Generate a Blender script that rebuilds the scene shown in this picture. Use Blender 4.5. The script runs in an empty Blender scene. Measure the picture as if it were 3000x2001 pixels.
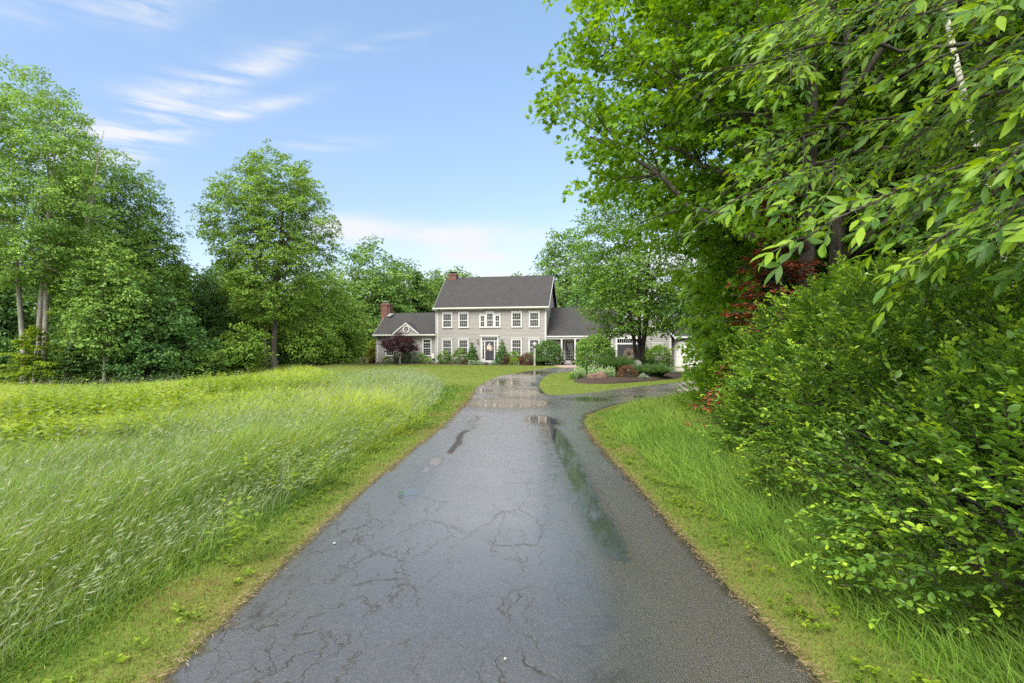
import bpy, math, random
import numpy as np
from mathutils import Vector, Matrix
from mathutils.geometry import delaunay_2d_cdt
PI = math.pi
sc = bpy.context.scene
COL = sc.collection
F, CX, HY, EYE = 569.0, 512.0, 352.0, 1.65

# ------------------------------------------------------------------ helpers
def sstep(a, b, x):
    t = np.clip((np.asarray(x, float) - a) / (b - a), 0, 1)
    return t * t * (3 - 2 * t)

def terrain(x, y):
    """height of the land at x, y"""
    x = np.asarray(x, float); y = np.asarray(y, float)
    z = 0.30 * sstep(14, 60, y)
    left = sstep(-4, -28, x) * (1 - sstep(42, 56, y) * sstep(-26, -15, x))
    z = z * (1 - left) + left * (-0.75 * sstep(6, 40, y))
    z = z + 0.50 * np.exp(-((x + 17.5) / 8.0) ** 2 - ((y - 49) / 7.5) ** 2)
    z = z + 0.05 * np.sin(x * 0.31 + 1.3) * np.sin(y * 0.27) * sstep(-3, -8, x)
    z = z - 0.10 * np.exp(-((x - 2.6) / 0.5) ** 2) * sstep(14, 9, y)
    z = z + 0.4 * sstep(3, 12, x) * sstep(22, 8, y)
    return z

def tz(x, y):
    return float(terrain(x, y))

def at(px, py):
    """ground point seen at a place of the 1024 px wide photograph"""
    Y = 10.0
    for _ in range(60):
        X = (px - CX) / F * Y
        Yn = (EYE - tz(X, Y)) * F / max(py - HY, 2.0)
        Y = 0.5 * Y + 0.5 * min(Yn, 120)
    return (px - CX) / F * Y, Y

def link(o, parent=None):
    COL.objects.link(o)
    if parent is not None: o.parent = parent
    return o

def tag(o, label=None, cat=None, group=None, kind=None):
    if label: o['label'] = label
    if cat: o['category'] = cat
    if group: o['group'] = group
    if kind: o['kind'] = kind
    return o

def thing(name, label, cat, loc=(0, 0, 0), rz=0.0, group=None):
    o = link(bpy.data.objects.new(name, None))
    o.location = loc; o.rotation_euler = (0, 0, rz); o.empty_display_size = 0.2
    return tag(o, label, cat, group)

def copy_tree(root, loc, rz=0.0, s=(1, 1, 1), label=None, group=None):
    r = root.copy(); COL.objects.link(r)
    r.location = loc; r.rotation_euler = (0, 0, rz); r.scale = s
    if label: r['label'] = label
    if group: r['group'] = group
    for ch in list(root.children):
        c = ch.copy(); COL.objects.link(c); c.parent = r
        for g in list(ch.children):
            d = g.copy(); COL.objects.link(d); d.parent = c
    return r

def mesh_tris(name, V, T, mat, parent=None, attrs=None, smooth=True):
    """fast mesh of triangles from numpy arrays"""
    me = bpy.data.meshes.new(name)
    V = np.ascontiguousarray(V, np.float32); T = np.ascontiguousarray(T, np.int32)
    me.vertices.add(len(V)); me.vertices.foreach_set('co', V.ravel())
    me.loops.add(T.size); me.loops.foreach_set('vertex_index', T.ravel())
    me.polygons.add(len(T))
    me.polygons.foreach_set('loop_start', np.arange(0, T.size, 3, dtype=np.int32))
    me.polygons.foreach_set('loop_total', np.full(len(T), 3, np.int32))
    if smooth: me.polygons.foreach_set('use_smooth', np.ones(len(T), bool))
    for k, a in (attrs or {}).items():
        at_ = me.attributes.new(k, 'FLOAT', 'POINT')
        at_.data.foreach_set('value', np.ascontiguousarray(a, np.float32))
    me.update(calc_edges=True)
    me.materials.append(mat)
    return link(bpy.data.objects.new(name, me), parent)

def unit(v):
    return v / np.maximum(np.linalg.norm(v, axis=-1, keepdims=True), 1e-9)

class Leaves:
    """collects leaves of one template and builds them as one mesh"""
    def __init__(s): s.p = []; s.d = []; s.n = []; s.s = []; s.r = []
    def add(s, p, d, n, size, rnd):
        s.p.append(p); s.d.append(d); s.n.append(n)
        s.s.append(np.broadcast_to(size, (len(p),)).copy()); s.r.append(np.broadcast_to(rnd, (len(p),)).copy())
    def build(s, name, tmpl, mat, parent=None, smooth=True):
        p = np.concatenate(s.p); d = unit(np.concatenate(s.d)); n = np.concatenate(s.n)
        size = np.concatenate(s.s); rnd = np.concatenate(s.r)
        n = unit(n - d * np.sum(n * d, 1, keepdims=True)); side = np.cross(d, n)
        tv, tt = tmpl
        V = (p[:, None, :] + size[:, None, None] * (tv[None, :, 0:1] * side[:, None, :] + tv[None, :, 1:2] * d[:, None, :] + tv[None, :, 2:3] * n[:, None, :]))
        k = len(tv)
        T = tt[None] + (np.arange(len(p)) * k)[:, None, None]
        return mesh_tris(name, V.reshape(-1, 3), T.reshape(-1, 3), mat, parent,
                         {'rnd': np.repeat(rnd, k), 'along': np.tile(tv[:, 1], len(p))}, smooth)

def A(*a): return np.array(a, float)
T_RHOMB = (A((0, 0, 0), (.34, .45, .06), (0, 1, -.08), (-.34, .45, .06)), np.array([(0, 1, 2), (0, 2, 3)]))
T_OVAL = (A((0, 0, 0), (.22, .28, .05), (.25, .62, .03), (0, 1, -.1), (-.25, .62, .03), (-.22, .28, .05), (0, .45, -.02)),
          np.array([(0, 1, 6), (1, 2, 6), (2, 3, 6), (3, 4, 6), (4, 5, 6), (5, 0, 6)]))
T_LANCE = (A((0, 0, 0), (.10, .22, .03), (.165, .5, .025), (.105, .8, -.03), (0, 1.05, -.14), (-.105, .8, -.03), (-.165, .5, .025), (-.10, .22, .03), (0, .25, 0), (0, .55, -.01), (0, .8, -.06)),
           np.array([(0, 1, 8), (1, 2, 9), (1, 9, 8), (2, 3, 10), (2, 10, 9), (3, 4, 10), (4, 5, 10), (5, 6, 9), (5, 9, 10), (6, 7, 8), (6, 8, 9), (7, 0, 8)]))
_mp = [(0, 0), (.1, .12), (.42, .05), (.3, .3), (.55, .52), (.27, .55), (.2, .62), (0, 1.0), (-.2, .62), (-.27, .55), (-.55, .52), (-.3, .3), (-.42, .05), (-.1, .12)]
T_MAPLE = (np.array([(a, b, -.12 * abs(a) - .1 * b * b) for a, b in _mp] + [(0, .35, .03)]),
           np.array([(i, (i + 1) % 14, 14) for i in range(14)]))
T_SEED = (A((0, 0, 0), (.055, .4, .0), (0, 1, -.06), (-.055, .4, .0)), np.array([(0, 1, 2), (0, 2, 3)]))
T_NEEDLE = (A((0, 0, 0), (.09, .5, .0), (0, 1, -.1), (-.09, .5, .0)), np.array([(0, 1, 2), (0, 2, 3)]))

def tube_mesh(paths, sides=5):
    """paths: list of (points Nx3, radii N) -> V, T"""
    VV = []; TT = []; off = 0
    ang = np.arange(sides) * 2 * PI / sides
    for P, R in paths:
        P = np.asarray(P, float); R = np.asarray(R, float); n = len(P)
        t = unit(np.gradient(P, axis=0))
        ref = np.tile(A(0.0123, 1, 0.05), (n, 1)) if abs(t[0, 2]) > .6 else np.tile(A(0, 0.02, 1), (n, 1))
        a = unit(np.cross(t, ref)); b = np.cross(t, a)
        ring = P[:, None] + R[:, None, None] * (np.cos(ang)[None, :, None] * a[:, None] + np.sin(ang)[None, :, None] * b[:, None])
        VV.append(ring.reshape(-1, 3))
        i = np.arange(n - 1)[:, None] * sides; j = np.arange(sides)[None]; j2 = (j + 1) % sides
        q = np.stack([i + j, i + j2, i + sides + j2, i + sides + j], -1).reshape(-1, 4) + off
        TT.append(q[:, [0, 1, 2]]); TT.append(q[:, [0, 2, 3]])
        off += n * sides
    return np.concatenate(VV), np.concatenate(TT)

def bez(a, c, b, n=6):
    t = np.linspace(0, 1, n)[:, None]
    return (1 - t) ** 2 * a + 2 * t * (1 - t) * c + t * t * b

# ------------------------------------------------------------------ materials
class NT:
    def __init__(s, nt): s.nt = nt; s.L = nt.links
    def n(s, typ, ins=None, **props):
        nd = s.nt.nodes.new(typ)
        for k, v in props.items(): setattr(nd, k, v)
        for k, v in (ins or {}).items():
            sock = nd.inputs[k]
            if hasattr(v, 'is_output') or hasattr(v, 'links'): s.L.new(v, sock)
            else: sock.default_value = v
        return nd
    def m(s, op, a, b=None, clamp=False):
        nd = s.nt.nodes.new('ShaderNodeMath'); nd.operation = op; nd.use_clamp = clamp
        for i, v in enumerate((a, b)):
            if v is None: continue
            if hasattr(v, 'links'): s.L.new(v, nd.inputs[i])
            else: nd.inputs[i].default_value = v
        return nd.outputs[0]
    def mix(s, f, a, b, mode='MIX'):
        nd = s.nt.nodes.new('ShaderNodeMixRGB'); nd.blend_type = mode
        for i, v in enumerate((f, a, b)):
            if hasattr(v, 'links'): s.L.new(v, nd.inputs[i])
            elif i == 0: nd.inputs[0].default_value = v
            else: nd.inputs[i].default_value = (*v[:3], 1)
        return nd.outputs[0]
    def ramp(s, f, stops, interp='LINEAR'):
        nd = s.nt.nodes.new('ShaderNodeValToRGB'); cr = nd.color_ramp; cr.interpolation = interp
        while len(cr.elements) < len(stops): cr.elements.new(.5)
        for e, (p, c) in zip(cr.elements, stops):
            e.position = p; e.color = (*c[:3], 1) if len(c) > 1 else (c[0],) * 3 + (1,)
        s.L.new(f, nd.inputs[0]); return nd.outputs[0]
    def noise(s, vec, scale, detail=3, rough=.55, dist=0.0):
        nd = s.n('ShaderNodeTexNoise', {'Scale': scale, 'Detail': detail, 'Roughness': rough, 'Distortion': dist})
        if vec is not None: s.L.new(vec, nd.inputs['Vector'])
        return nd.outputs['Fac']
    def mapping(s, vec, scale=(1, 1, 1), rot=(0, 0, 0), loc=(0, 0, 0)):
        nd = s.n('ShaderNodeMapping', {'Scale': scale, 'Rotation': rot, 'Location': loc}); s.L.new(vec, nd.inputs['Vector'])
        return nd.outputs[0]
    def attr(s, name): return s.n('ShaderNodeAttribute', attribute_name=name).outputs['Fac']

def new_mat(name):
    m = bpy.data.materials.new(name); m.use_nodes = True
    m.node_tree.nodes.clear(); t = NT(m.node_tree)
    out = t.n('ShaderNodeOutputMaterial')
    return m, t, out

def leaf_mat(name, stops, trans=.4, rough=.45, spec=.35, tcol=None, far=False):
    """leaf: per-leaf colour variation, gloss on top and light coming through"""
    m, t, out = new_mat(name)
    c = t.ramp(t.attr('rnd'), stops)
    b = t.n('ShaderNodeBsdfPrincipled', {'Base Color': c, 'Roughness': rough, 'Specular IOR Level': spec})
    tc = t.mix(1.0, c, tcol or (1.3, 1.15, .45), 'MULTIPLY')
    tr = t.n('ShaderNodeBsdfTranslucent', {'Color': tc})
    mx = t.n('ShaderNodeMixShader', {0: trans}); t.L.new(b.outputs[0], mx.inputs[1]); t.L.new(tr.outputs[0], mx.inputs[2])
    t.L.new(mx.outputs[0], out.inputs[0])
    return m

def simple_mat(name, c, rough=.6, spec=.4, noise=0.0, nscale=8.0, bump=0.0, metal=0.0, c2=None):
    m, t, out = new_mat(name)
    b = t.n('ShaderNodeBsdfPrincipled', {'Roughness': rough, 'Specular IOR Level': spec, 'Metallic': metal})
    if noise or c2 or bump:
        co = t.n('ShaderNodeTexCoord').outputs['Object']
        f = t.noise(co, nscale, 5, .6)
        c2 = c2 or tuple(max(0, v * (1 - noise)) for v in c)
        t.L.new(t.mix(t.ramp(f, [(.35, (0,)), (.65, (1,))]), c2, c), b.inputs['Base Color'])
        if bump:
            bp = t.n('ShaderNodeBump', {'Strength': bump, 'Distance': .02, 'Height': f}); t.L.new(bp.outputs[0], b.inputs['Normal'])
    else: b.inputs['Base Color'].default_value = (*c, 1)
    t.L.new(b.outputs[0], out.inputs[0])
    return m

def bark_mat(name, c1, c2, sx=9, sz=1.6):
    m, t, out = new_mat(name)
    co = t.mapping(t.n('ShaderNodeTexCoord').outputs['Object'], (sx, sx, sz))
    f = t.noise(co, 1.5, 6, .65, .6)
    g = t.noise(co, .35, 3)
    c = t.mix(t.ramp(f, [(.36, (0,)), (.62, (1,))]), c1, c2)
    c = t.mix(t.ramp(g, [(.5, (0,)), (.66, (.5,))]), c, (.15, .16, .11))
    b = t.n('ShaderNodeBsdfPrincipled', {'Base Color': c, 'Roughness': .9, 'Specular IOR Level': .15})
    bp = t.n('ShaderNodeBump', {'Strength': .8, 'Distance': .03, 'Height': f}); t.L.new(bp.outputs[0], b.inputs['Normal'])
    t.L.new(b.outputs[0], out.inputs[0]); return m

MT = {}
MT['leaf_wood'] = leaf_mat('leaf_wood', [(0, (0.058, 0.129, 0.031)), (.5, (0.127, 0.24, 0.043)), (1, (0.251, 0.408, 0.063))], .30, .55, .2)
MT['leaf_maple'] = leaf_mat('leaf_maple', [(0, (0.079, 0.154, 0.029)), (.5, (0.167, 0.295, 0.043)), (1, (0.338, 0.487, 0.065))], .30, .55, .2)
MT['leaf_pale'] = leaf_mat('leaf_pale', [(0, (0.092, 0.189, 0.047)), (.5, (0.193, 0.334, 0.07)), (1, (0.362, 0.538, 0.115))], .32, .55, .2)
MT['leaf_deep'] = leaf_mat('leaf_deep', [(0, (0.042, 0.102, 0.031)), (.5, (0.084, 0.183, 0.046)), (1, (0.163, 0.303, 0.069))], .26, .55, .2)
MT['leaf_near'] = leaf_mat('leaf_near', [(0, (0.061, 0.143, 0.01)), (.5, (0.132, 0.267, 0.015)), (.85, (0.224, 0.382, 0.023)), (1, (0.345, 0.458, 0.025))], .46, .5, .2, (1.55, 1.35, .28))
MT['leaf_hickory'] = leaf_mat('leaf_hickory', [(0, (.034, .088, .020)), (.35, (.07, .16, .018)), (.6, (.13, .235, .012)), (1, (.23, .36, .012))], .42, .45, .3, (1.7, 1.45, .22))
MT['leaf_gloss'] = leaf_mat('leaf_gloss', [(0, (0.059, 0.132, 0.032)), (.55, (0.141, 0.269, 0.037)), (.85, (0.373, 0.534, 0.047)), (1, (0.516, 0.645, 0.048))], .30, .27, .55, (1.4, 1.4, .4))
MT['leaf_pear'] = leaf_mat('leaf_pear', [(0, (0.057, 0.128, 0.015)), (.5, (0.12, 0.241, 0.023)), (1, (0.243, 0.388, 0.037))], .4, .38, .4)
MT['leaf_lime'] = leaf_mat('leaf_lime', [(0, (0.104, 0.184, 0.013)), (.5, (0.182, 0.276, 0.016)), (1, (0.286, 0.38, 0.027))], .4)
MT['leaf_rhodo'] = leaf_mat('leaf_rhodo', [(0, (0.035, 0.091, 0.013)), (.6, (0.11, 0.221, 0.018)), (1, (0.267, 0.395, 0.025))], .3, .35, .5)
MT['leaf_yew'] = leaf_mat('leaf_yew', [(0, (0.037, 0.09, 0.022)), (.6, (0.078, 0.164, 0.035)), (1, (0.14, 0.25, 0.055))], .25, .5)
MT['leaf_purple'] = leaf_mat('leaf_purple', [(0, (.022, .010, .014)), (.55, (.052, .018, .024)), (1, (.12, .035, .04))], .35, .5, .3, (1.5, .7, .7))
MT['leaf_red'] = leaf_mat('leaf_red', [(0, (.05, .014, .014)), (.6, (.10, .028, .026)), (1, (.19, .06, .045))], .3, .5, .3, (1.4, .7, .6))
MT['leaf_redgreen'] = leaf_mat('leaf_redgreen', [(0, (.05, .04, .02)), (.5, (.11, .075, .035)), (.8, (.2, .085, .05)), (1, (.33, .10, .06))], .3, .5, .3, (1.4, .8, .6))
MT['leaf_silver'] = leaf_mat('leaf_silver', [(0, (0.168, 0.241, 0.149)), (.5, (0.288, 0.38, 0.253)), (1, (0.432, 0.529, 0.38))], .25, .8, .1, (1, 1.05, .9))
MT['leaf_sage'] = leaf_mat('leaf_sage', [(0, (0.18, 0.276, 0.115)), (.5, (0.312, 0.425, 0.196)), (1, (0.48, 0.598, 0.322))], .3, .8, .1, (1, 1.05, .8))
MT['leaf_gold'] = leaf_mat('leaf_gold', [(0, (.05, .055, .014)), (.5, (.11, .09, .02)), (1, (.20, .15, .03))], .3, .6, .2)
MT['leaf_cream'] = leaf_mat('leaf_cream', [(0, (.06, .12, .03)), (.45, (.22, .27, .10)), (.6, (.5, .47, .3)), (1, (.66, .6, .45))], .3, .7, .2, (1, 1, .9))
MT['leaf_rust'] = leaf_mat('leaf_rust', [(0, (0.105, 0.031, 0.016)), (.5, (0.225, 0.063, 0.029)), (1, (0.39, 0.126, 0.052))], .3, .7, .2, (1.3, .8, .6))
MT['leaf_lavender'] = leaf_mat('leaf_lavender', [(0, (.05, .05, .06)), (.5, (.09, .075, .11)), (1, (.16, .12, .19))], .3, .7, .2, (1, 1, 1))
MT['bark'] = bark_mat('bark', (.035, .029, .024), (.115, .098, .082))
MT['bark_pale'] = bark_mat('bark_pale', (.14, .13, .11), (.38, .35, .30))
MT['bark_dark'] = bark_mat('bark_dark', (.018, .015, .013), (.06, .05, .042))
MT['bark_birch'] = bark_mat('bark_birch', (.25, .22, .19), (.55, .52, .46), 4, 9)

def grass_mat(name, stops, trans=.4, tip=(.28, .30, .13), tipf=.5, upn=.65):
    m, t, out = new_mat(name)
    c = t.ramp(t.attr('rnd'), stops)
    al = t.attr('along')
    c = t.mix(t.m('MULTIPLY', t.m('POWER', al, 2.0), tipf), c, tip)
    nm = t.n('ShaderNodeVectorMath', {0: t.n('ShaderNodeNewGeometry').outputs['Normal'], 1: (1 - upn,) * 3}, operation='MULTIPLY').outputs[0]
    nm = t.n('ShaderNodeVectorMath', {0: nm, 1: (0, 0, upn)}, operation='ADD').outputs[0]
    nm = t.n('ShaderNodeVectorMath', {0: nm}, operation='NORMALIZE').outputs[0]
    b = t.n('ShaderNodeBsdfPrincipled', {'Base Color': c, 'Roughness': .55, 'Specular IOR Level': .12, 'Normal': nm})
    tr = t.n('ShaderNodeBsdfTranslucent', {'Color': t.mix(1.0, c, (1.25, 1.15, .5), 'MULTIPLY')})
    mx = t.n('ShaderNodeMixShader', {0: trans}); t.L.new(b.outputs[0], mx.inputs[1]); t.L.new(tr.outputs[0], mx.inputs[2])
    t.L.new(mx.outputs[0], out.inputs[0]); return m
# ------------------------------------------------------------------ camera, sky, sun
cam = bpy.data.cameras.new('camera'); co_ = link(bpy.data.objects.new('camera', cam))
cam.sensor_width = 36; cam.lens = F / 1024 * 36; cam.shift_y = 10.5 / 1024
cam.clip_start = .05; cam.clip_end = 3000
co_.location = (0, 0, EYE); co_.rotation_euler = (PI / 2, 0, 0)
sc.camera = co_
sc.view_settings.view_transform = 'Standard'; sc.view_settings.look = 'None'; sc.view_settings.gamma = 1
sc.view_settings.exposure = 1.95
sc.render.engine = 'CYCLES'
sc.cycles.max_bounces = 8; sc.cycles.diffuse_bounces = 3; sc.cycles.glossy_bounces = 3
sc.cycles.transmission_bounces = 4; sc.cycles.transparent_max_bounces = 6
sc.cycles.use_denoising = False
sc.cycles.caustics_reflective = False; sc.cycles.caustics_refractive = False
SUN_EL, SUN_AZ = math.radians(46), math.radians(215)          # behind and to the left of the viewer
sv = Vector((math.cos(SUN_EL) * math.sin(SUN_AZ), math.cos(SUN_EL) * math.cos(SUN_AZ), math.sin(SUN_EL)))
sun = bpy.data.lights.new('sun', 'SUN'); sun.energy = 1.6; sun.angle = math.radians(36); sun.color = (1, .965, .90)
so = link(bpy.data.objects.new('sun', sun)); so.rotation_euler = (-sv).to_track_quat('-Z', 'Y').to_euler()

w = bpy.data.worlds.new('World'); sc.world = w; w.use_nodes = True
w.node_tree.nodes.clear(); t = NT(w.node_tree)
out = t.n('ShaderNodeOutputWorld')
sky = t.n('ShaderNodeTexSky', sky_type='NISHITA', sun_disc=False, sun_elevation=SUN_EL, sun_rotation=SUN_AZ, altitude=0, air_density=1.0, dust_density=.6, ozone_density=2.4)
gen = t.n('ShaderNodeTexCoord').outputs['Generated']
sep = t.n('ShaderNodeSeparateXYZ', {0: gen})
dx, dy, dz = sep.outputs
az = t.m('ARCTAN2', dx, dy); el = t.m('ARCSINE', dz)
def blob(a0, e0, sa, se, ang):
    ca, sn = math.cos(ang), math.sin(ang)
    da = t.m('SUBTRACT', az, a0); de = t.m('SUBTRACT', el, e0)
    u = t.m('DIVIDE', t.m('ADD', t.m('MULTIPLY', da, ca), t.m('MULTIPLY', de, sn)), sa)
    v = t.m('DIVIDE', t.m('SUBTRACT', t.m('MULTIPLY', de, ca), t.m('MULTIPLY', da, sn)), se)
    return t.m('EXPONENT', t.m('MULTIPLY', t.m('ADD', t.m('MULTIPLY', u, u), t.m('MULTIPLY', v, v)), -1.0))
def total(l):
    r = l[0]
    for x in l[1:]: r = t.m('ADD', r, x)
    return r
sph = t.n('ShaderNodeCombineXYZ', {0: az, 1: el, 2: 0.0}).outputs[0]
fib = t.noise(t.mapping(sph, (2.6, 26, 1), (0, 0, -.5)), 1.6, 6, .6, .6)          # fibres of the high cirrus
fib2 = t.noise(t.mapping(sph, (3, 9, 1), (0, 0, -.62), (3.1, 1.7, 0)), 2.2, 6, .62, .8)
cir = total([t.m('MULTIPLY', blob(-.58, .33, .13, .034, .60), 1.35), t.m('MULTIPLY', blob(-.43, .425, .10, .016, .46), .9), blob(-.44, .365, .10, .010, .36), blob(-.60, .29, .10, .024, .5),
             t.m('MULTIPLY', blob(-.22, .487, .085, .009, .26), .6), t.m('MULTIPLY', blob(-.62, .46, .16, .02, .34), .5), t.m('MULTIPLY', blob(-.74, .50, .07, .012, .1), .8),
             t.m('MULTIPLY', blob(-.56, .475, .035, .03, .9), .6), t.m('MULTIPLY', blob(-.31, .335, .07, .010, .12), .7)])
cirm = t.m('MULTIPLY', cir, t.ramp(t.m('ADD', t.m('MULTIPLY', fib, .6), t.m('MULTIPLY', fib2, .4)), [(.42, (.03,)), (.60, (1,))]))
low = total([blob(-.285, .205, .075, .020, .02), blob(-.085, .198, .13, .020, 0), blob(-.075, .165, .06, .010, 0), t.m('MULTIPLY', blob(-.05, .11, .32, .055, 0), .75), t.m('MULTIPLY', blob(.2, .225, .08, .006, -.1), .4), blob(.30, .13, .14, .06, 0)])
pf = t.noise(t.mapping(sph, (9, 26, 1)), 1.1, 5, .55, .3)
lowm = t.m('MULTIPLY', low, t.ramp(pf, [(.28, (.45,)), (.55, (1,))]))
# bright unseen cloud behind and overhead, added as soft fill light
pl = t.n('ShaderNodeVectorMath', {0: gen, 1: (1, 1, 0)}, operation='MULTIPLY').outputs[0]
plz = t.n('ShaderNodeVectorMath', {0: pl}, operation='SCALE'); t.L.new(t.m('DIVIDE', 1.0, t.m('MAXIMUM', t.m('ADD', dz, .08), .05)), plz.inputs['Scale'])
rest = t.ramp(t.noise(plz.outputs[0], .9, 6, .6, .5), [(.30, (0,)), (.56, (1,))])
high = t.m('MULTIPLY', t.m('SUBTRACT', el, .66), 5.0, True)
away = t.m('MULTIPLY', t.m('MAXIMUM', high, t.m('SUBTRACT', 1.0, t.m('SUBTRACT', t.m('MULTIPLY', dy, 2.4), .3), True)), .95, True)
restm = t.m('MULTIPLY', rest, away)
mask = t.m('MINIMUM', t.m('ADD', t.m('ADD', t.m('MULTIPLY', cirm, .85), t.m('MULTIPLY', lowm, 1.15)), restm), .95)
hs = t.n('ShaderNodeHueSaturation', {'Hue': .496, 'Saturation': .93, 'Value': 1.0, 'Color': sky.outputs[0]}).outputs[0]
gain = t.ramp(t.m('DIVIDE', el, .75, True), [(0, (.67, .635, .63)), (.30, (.77, .715, .71)), (.58, (.90, .885, .88)), (.85, (.97, 1.0, .925))])
hs = t.mix(1.0, hs, gain, 'MULTIPLY')
skycol = t.mix(mask, hs, t.mix(away, (2.9, 2.96, 3.05), (10.0, 9.8, 9.5)))
bg = t.n('ShaderNodeBackground', {'Color': skycol, 'Strength': .083})
t.L.new(bg.outputs[0], out.inputs[0])

# ------------------------------------------------------------------ the land
def in_poly(x, y, poly):
    x = np.asarray(x); y = np.asarray(y); r = np.zeros(x.shape, bool)
    P = poly; n = len(P)
    for i in range(n):
        x0, y0 = P[i]; x1, y1 = P[(i + 1) % n]
        if y0 == y1: continue
        c = ((y0 > y) != (y1 > y)) & (x < (x1 - x0) * (y - y0) / (y1 - y0) + x0)
        r ^= c
    return r
def poly_dist(x, y, poly, closed=True):
    x = np.asarray(x); y = np.asarray(y); d = np.full(x.shape, 1e9)
    n = len(poly)
    for i in range(n if closed else n - 1):
        ax, ay = poly[i]; bx, by = poly[(i + 1) % n]
        L2 = (bx - ax) ** 2 + (by - ay) ** 2 + 1e-12
        s = np.clip(((x - ax) * (bx - ax) + (y - ay) * (by - ay)) / L2, 0, 1)
        d = np.minimum(d, np.hypot(x - ax - s * (bx - ax), y - ay - s * (by - ay)))
    return d
def smooth_poly(P, n=4, closed=True):
    """Catmull-Rom through the points"""
    P = [np.array(p, float) for p in P]; m = len(P); o = []
    for i in range(m if closed else m - 1):
        if closed: a, b, c, d = P[(i - 1) % m], P[i], P[(i + 1) % m], P[(i + 2) % m]
        else: a, b, c, d = P[max(i - 1, 0)], P[i], P[i + 1], P[min(i + 2, m - 1)]
        for k in range(n):
            s = k / n
            o.append(tuple(.5 * (2 * b + (c - a) * s + (2 * a - 5 * b + 4 * c - d) * s * s + (3 * b - a - 3 * c + d) * s ** 3)))
    if not closed: o.append(tuple(P[-1]))
    return o
K = 2.2959
def pts(l): return [at(a / K, b / K) for a, b in l]
left_edge = [(-1.74, -6), (-1.74, 1.5), (-1.76, 3.5), (-1.78, 5), (-1.77, 6.7), (-1.68, 9.3)] + pts([(1010, 985), (1075, 920), (1095, 890), (1130, 870), (1160, 861), (1200, 854.5)])
right_edge = [(1.53, -6), (1.54, 2.8), (1.50, 4.2), (1.52, 6.3), (1.53, 9.3), (1.56, 11.6)] + pts([(1342, 962), (1365, 945), (1430, 926), (1530, 912), (1600, 905)])
far_edge = [(3.2, 49.6), (6.5, 50.9), (10, 50.6), (14, 50.0), (21, 50), (28, 49), (32, 44), (31, 33), (26, 26), (18, 23.2), (10.5, 22.8)]
loop_in = pts([(1239, 878), (1246, 898), (1270, 908), (1350, 902.5), (1450, 890), (1560, 878), (1600, 872)]) + [(13.6, 36.5), (14.2, 39.5), (12.4, 42), (9.2, 43.6), (6.0, 43.8), (3.9, 42.0), (2.4, 37.5)]
DRIVE = smooth_poly(left_edge + far_edge[:1], 4, False) + smooth_poly(far_edge, 3, False)[1:] + smooth_poly(right_edge, 4, False)[::-1]
ISLAND = smooth_poly(loop_in, 4)
rng = np.random.default_rng(5)
def wob(P, a=.009):
    o = []
    for i, (x, y) in enumerate(P): o.append((x + rng.normal() * a, y + rng.normal() * a))
    return o
def crumble(P, seg, a, far):
    o = []
    for k in range(len(P)):
        (x0, y0), (x1, y1) = P[k], P[(k + 1) % len(P)]
        n = max(1, int(math.hypot(x1 - x0, y1 - y0) / seg)) if max(y0, y1) < far else 1
        for i in range(n):
            f = i / n; j = a if (y0 < far and n > 1) else 0
            o.append((x0 + (x1 - x0) * f + rng.normal() * j, y0 + (y1 - y0) * f + rng.normal() * j * .4))
    return o
DRIVE = crumble(wob(DRIVE), .11, .011, 16)
VERGE_L = [(-2.5, -6), (-2.55, 3), (-2.42, 5), (-2.36, 6.6), (-2.38, 10), (-2.28, 15), (-2.5, 20), (-3.1, 25), (-4.0, 29.5), (-6.2, 33), (-9.5, 37), (-13, 42), (-18, 50)]
MEADOW = VERGE_L + [(-24, 57), (-34, 55), (-60, 50), (-75, 20), (-60, -6)]

def axis(parts):
    o = []
    for a, b, s in parts: o += list(np.arange(a, b, s))
    o.append(parts[-1][1]); return np.array(o)
gx = axis([(-400, -90, 31), (-90, -30, 3), (-30, -6, .7), (-6, 4, .22), (4, 20, .45), (20, 45, 2.5), (45, 400, 35)])
gy = axis([(-60, -8, 6.5), (-8, 24, .25), (24, 56, .5), (56, 100, 4), (100, 700, 60)])
GX, GY = np.meshgrid(gx, gy, indexing='ij')
x = GX.ravel(); y = GY.ravel()
ind = in_poly(x, y, DRIVE) & ~in_poly(x, y, ISLAND)
dd = np.minimum(poly_dist(x, y, DRIVE), poly_dist(x, y, ISLAND))
z = terrain(x, y) - np.where(ind, .10 * sstep(0.0, .3, dd), 0)
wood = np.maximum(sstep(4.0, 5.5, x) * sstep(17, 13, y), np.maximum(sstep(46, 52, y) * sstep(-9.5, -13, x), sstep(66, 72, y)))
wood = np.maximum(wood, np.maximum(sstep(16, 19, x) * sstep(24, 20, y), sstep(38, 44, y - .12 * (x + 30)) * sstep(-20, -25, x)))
mead = in_poly(x, y, MEADOW) * 1.0
n1, n2 = len(gx), len(gy)
i = (np.arange(n1 - 1)[:, None] * n2 + np.arange(n2 - 1)[None]).ravel()
T = np.concatenate([np.stack([i, i + n2, i + n2 + 1], 1), np.stack([i, i + n2 + 1, i + 1], 1)])
m, t, out = new_mat('ground_turf')
co = t.n('ShaderNodeTexCoord').outputs['Object']
n0 = t.noise(co, .22, 4, .6); n1_ = t.noise(co, 2.3, 5, .65); n2_ = t.noise(t.mapping(co, (18, 9, 18)), 4, 3, .6)
str_ = t.noise(t.mapping(co, (.25, 1.5, 1), (0, 0, .25)), 1.0, 2)
lawn = t.mix(t.ramp(n1_, [(.34, (0,)), (.66, (1,))]), (.10, .135, .022), (.165, .195, .04))
lawn = t.mix(t.ramp(str_, [(.42, (0,)), (.58, (.5,))]), lawn, (.125, .175, .026))
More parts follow.
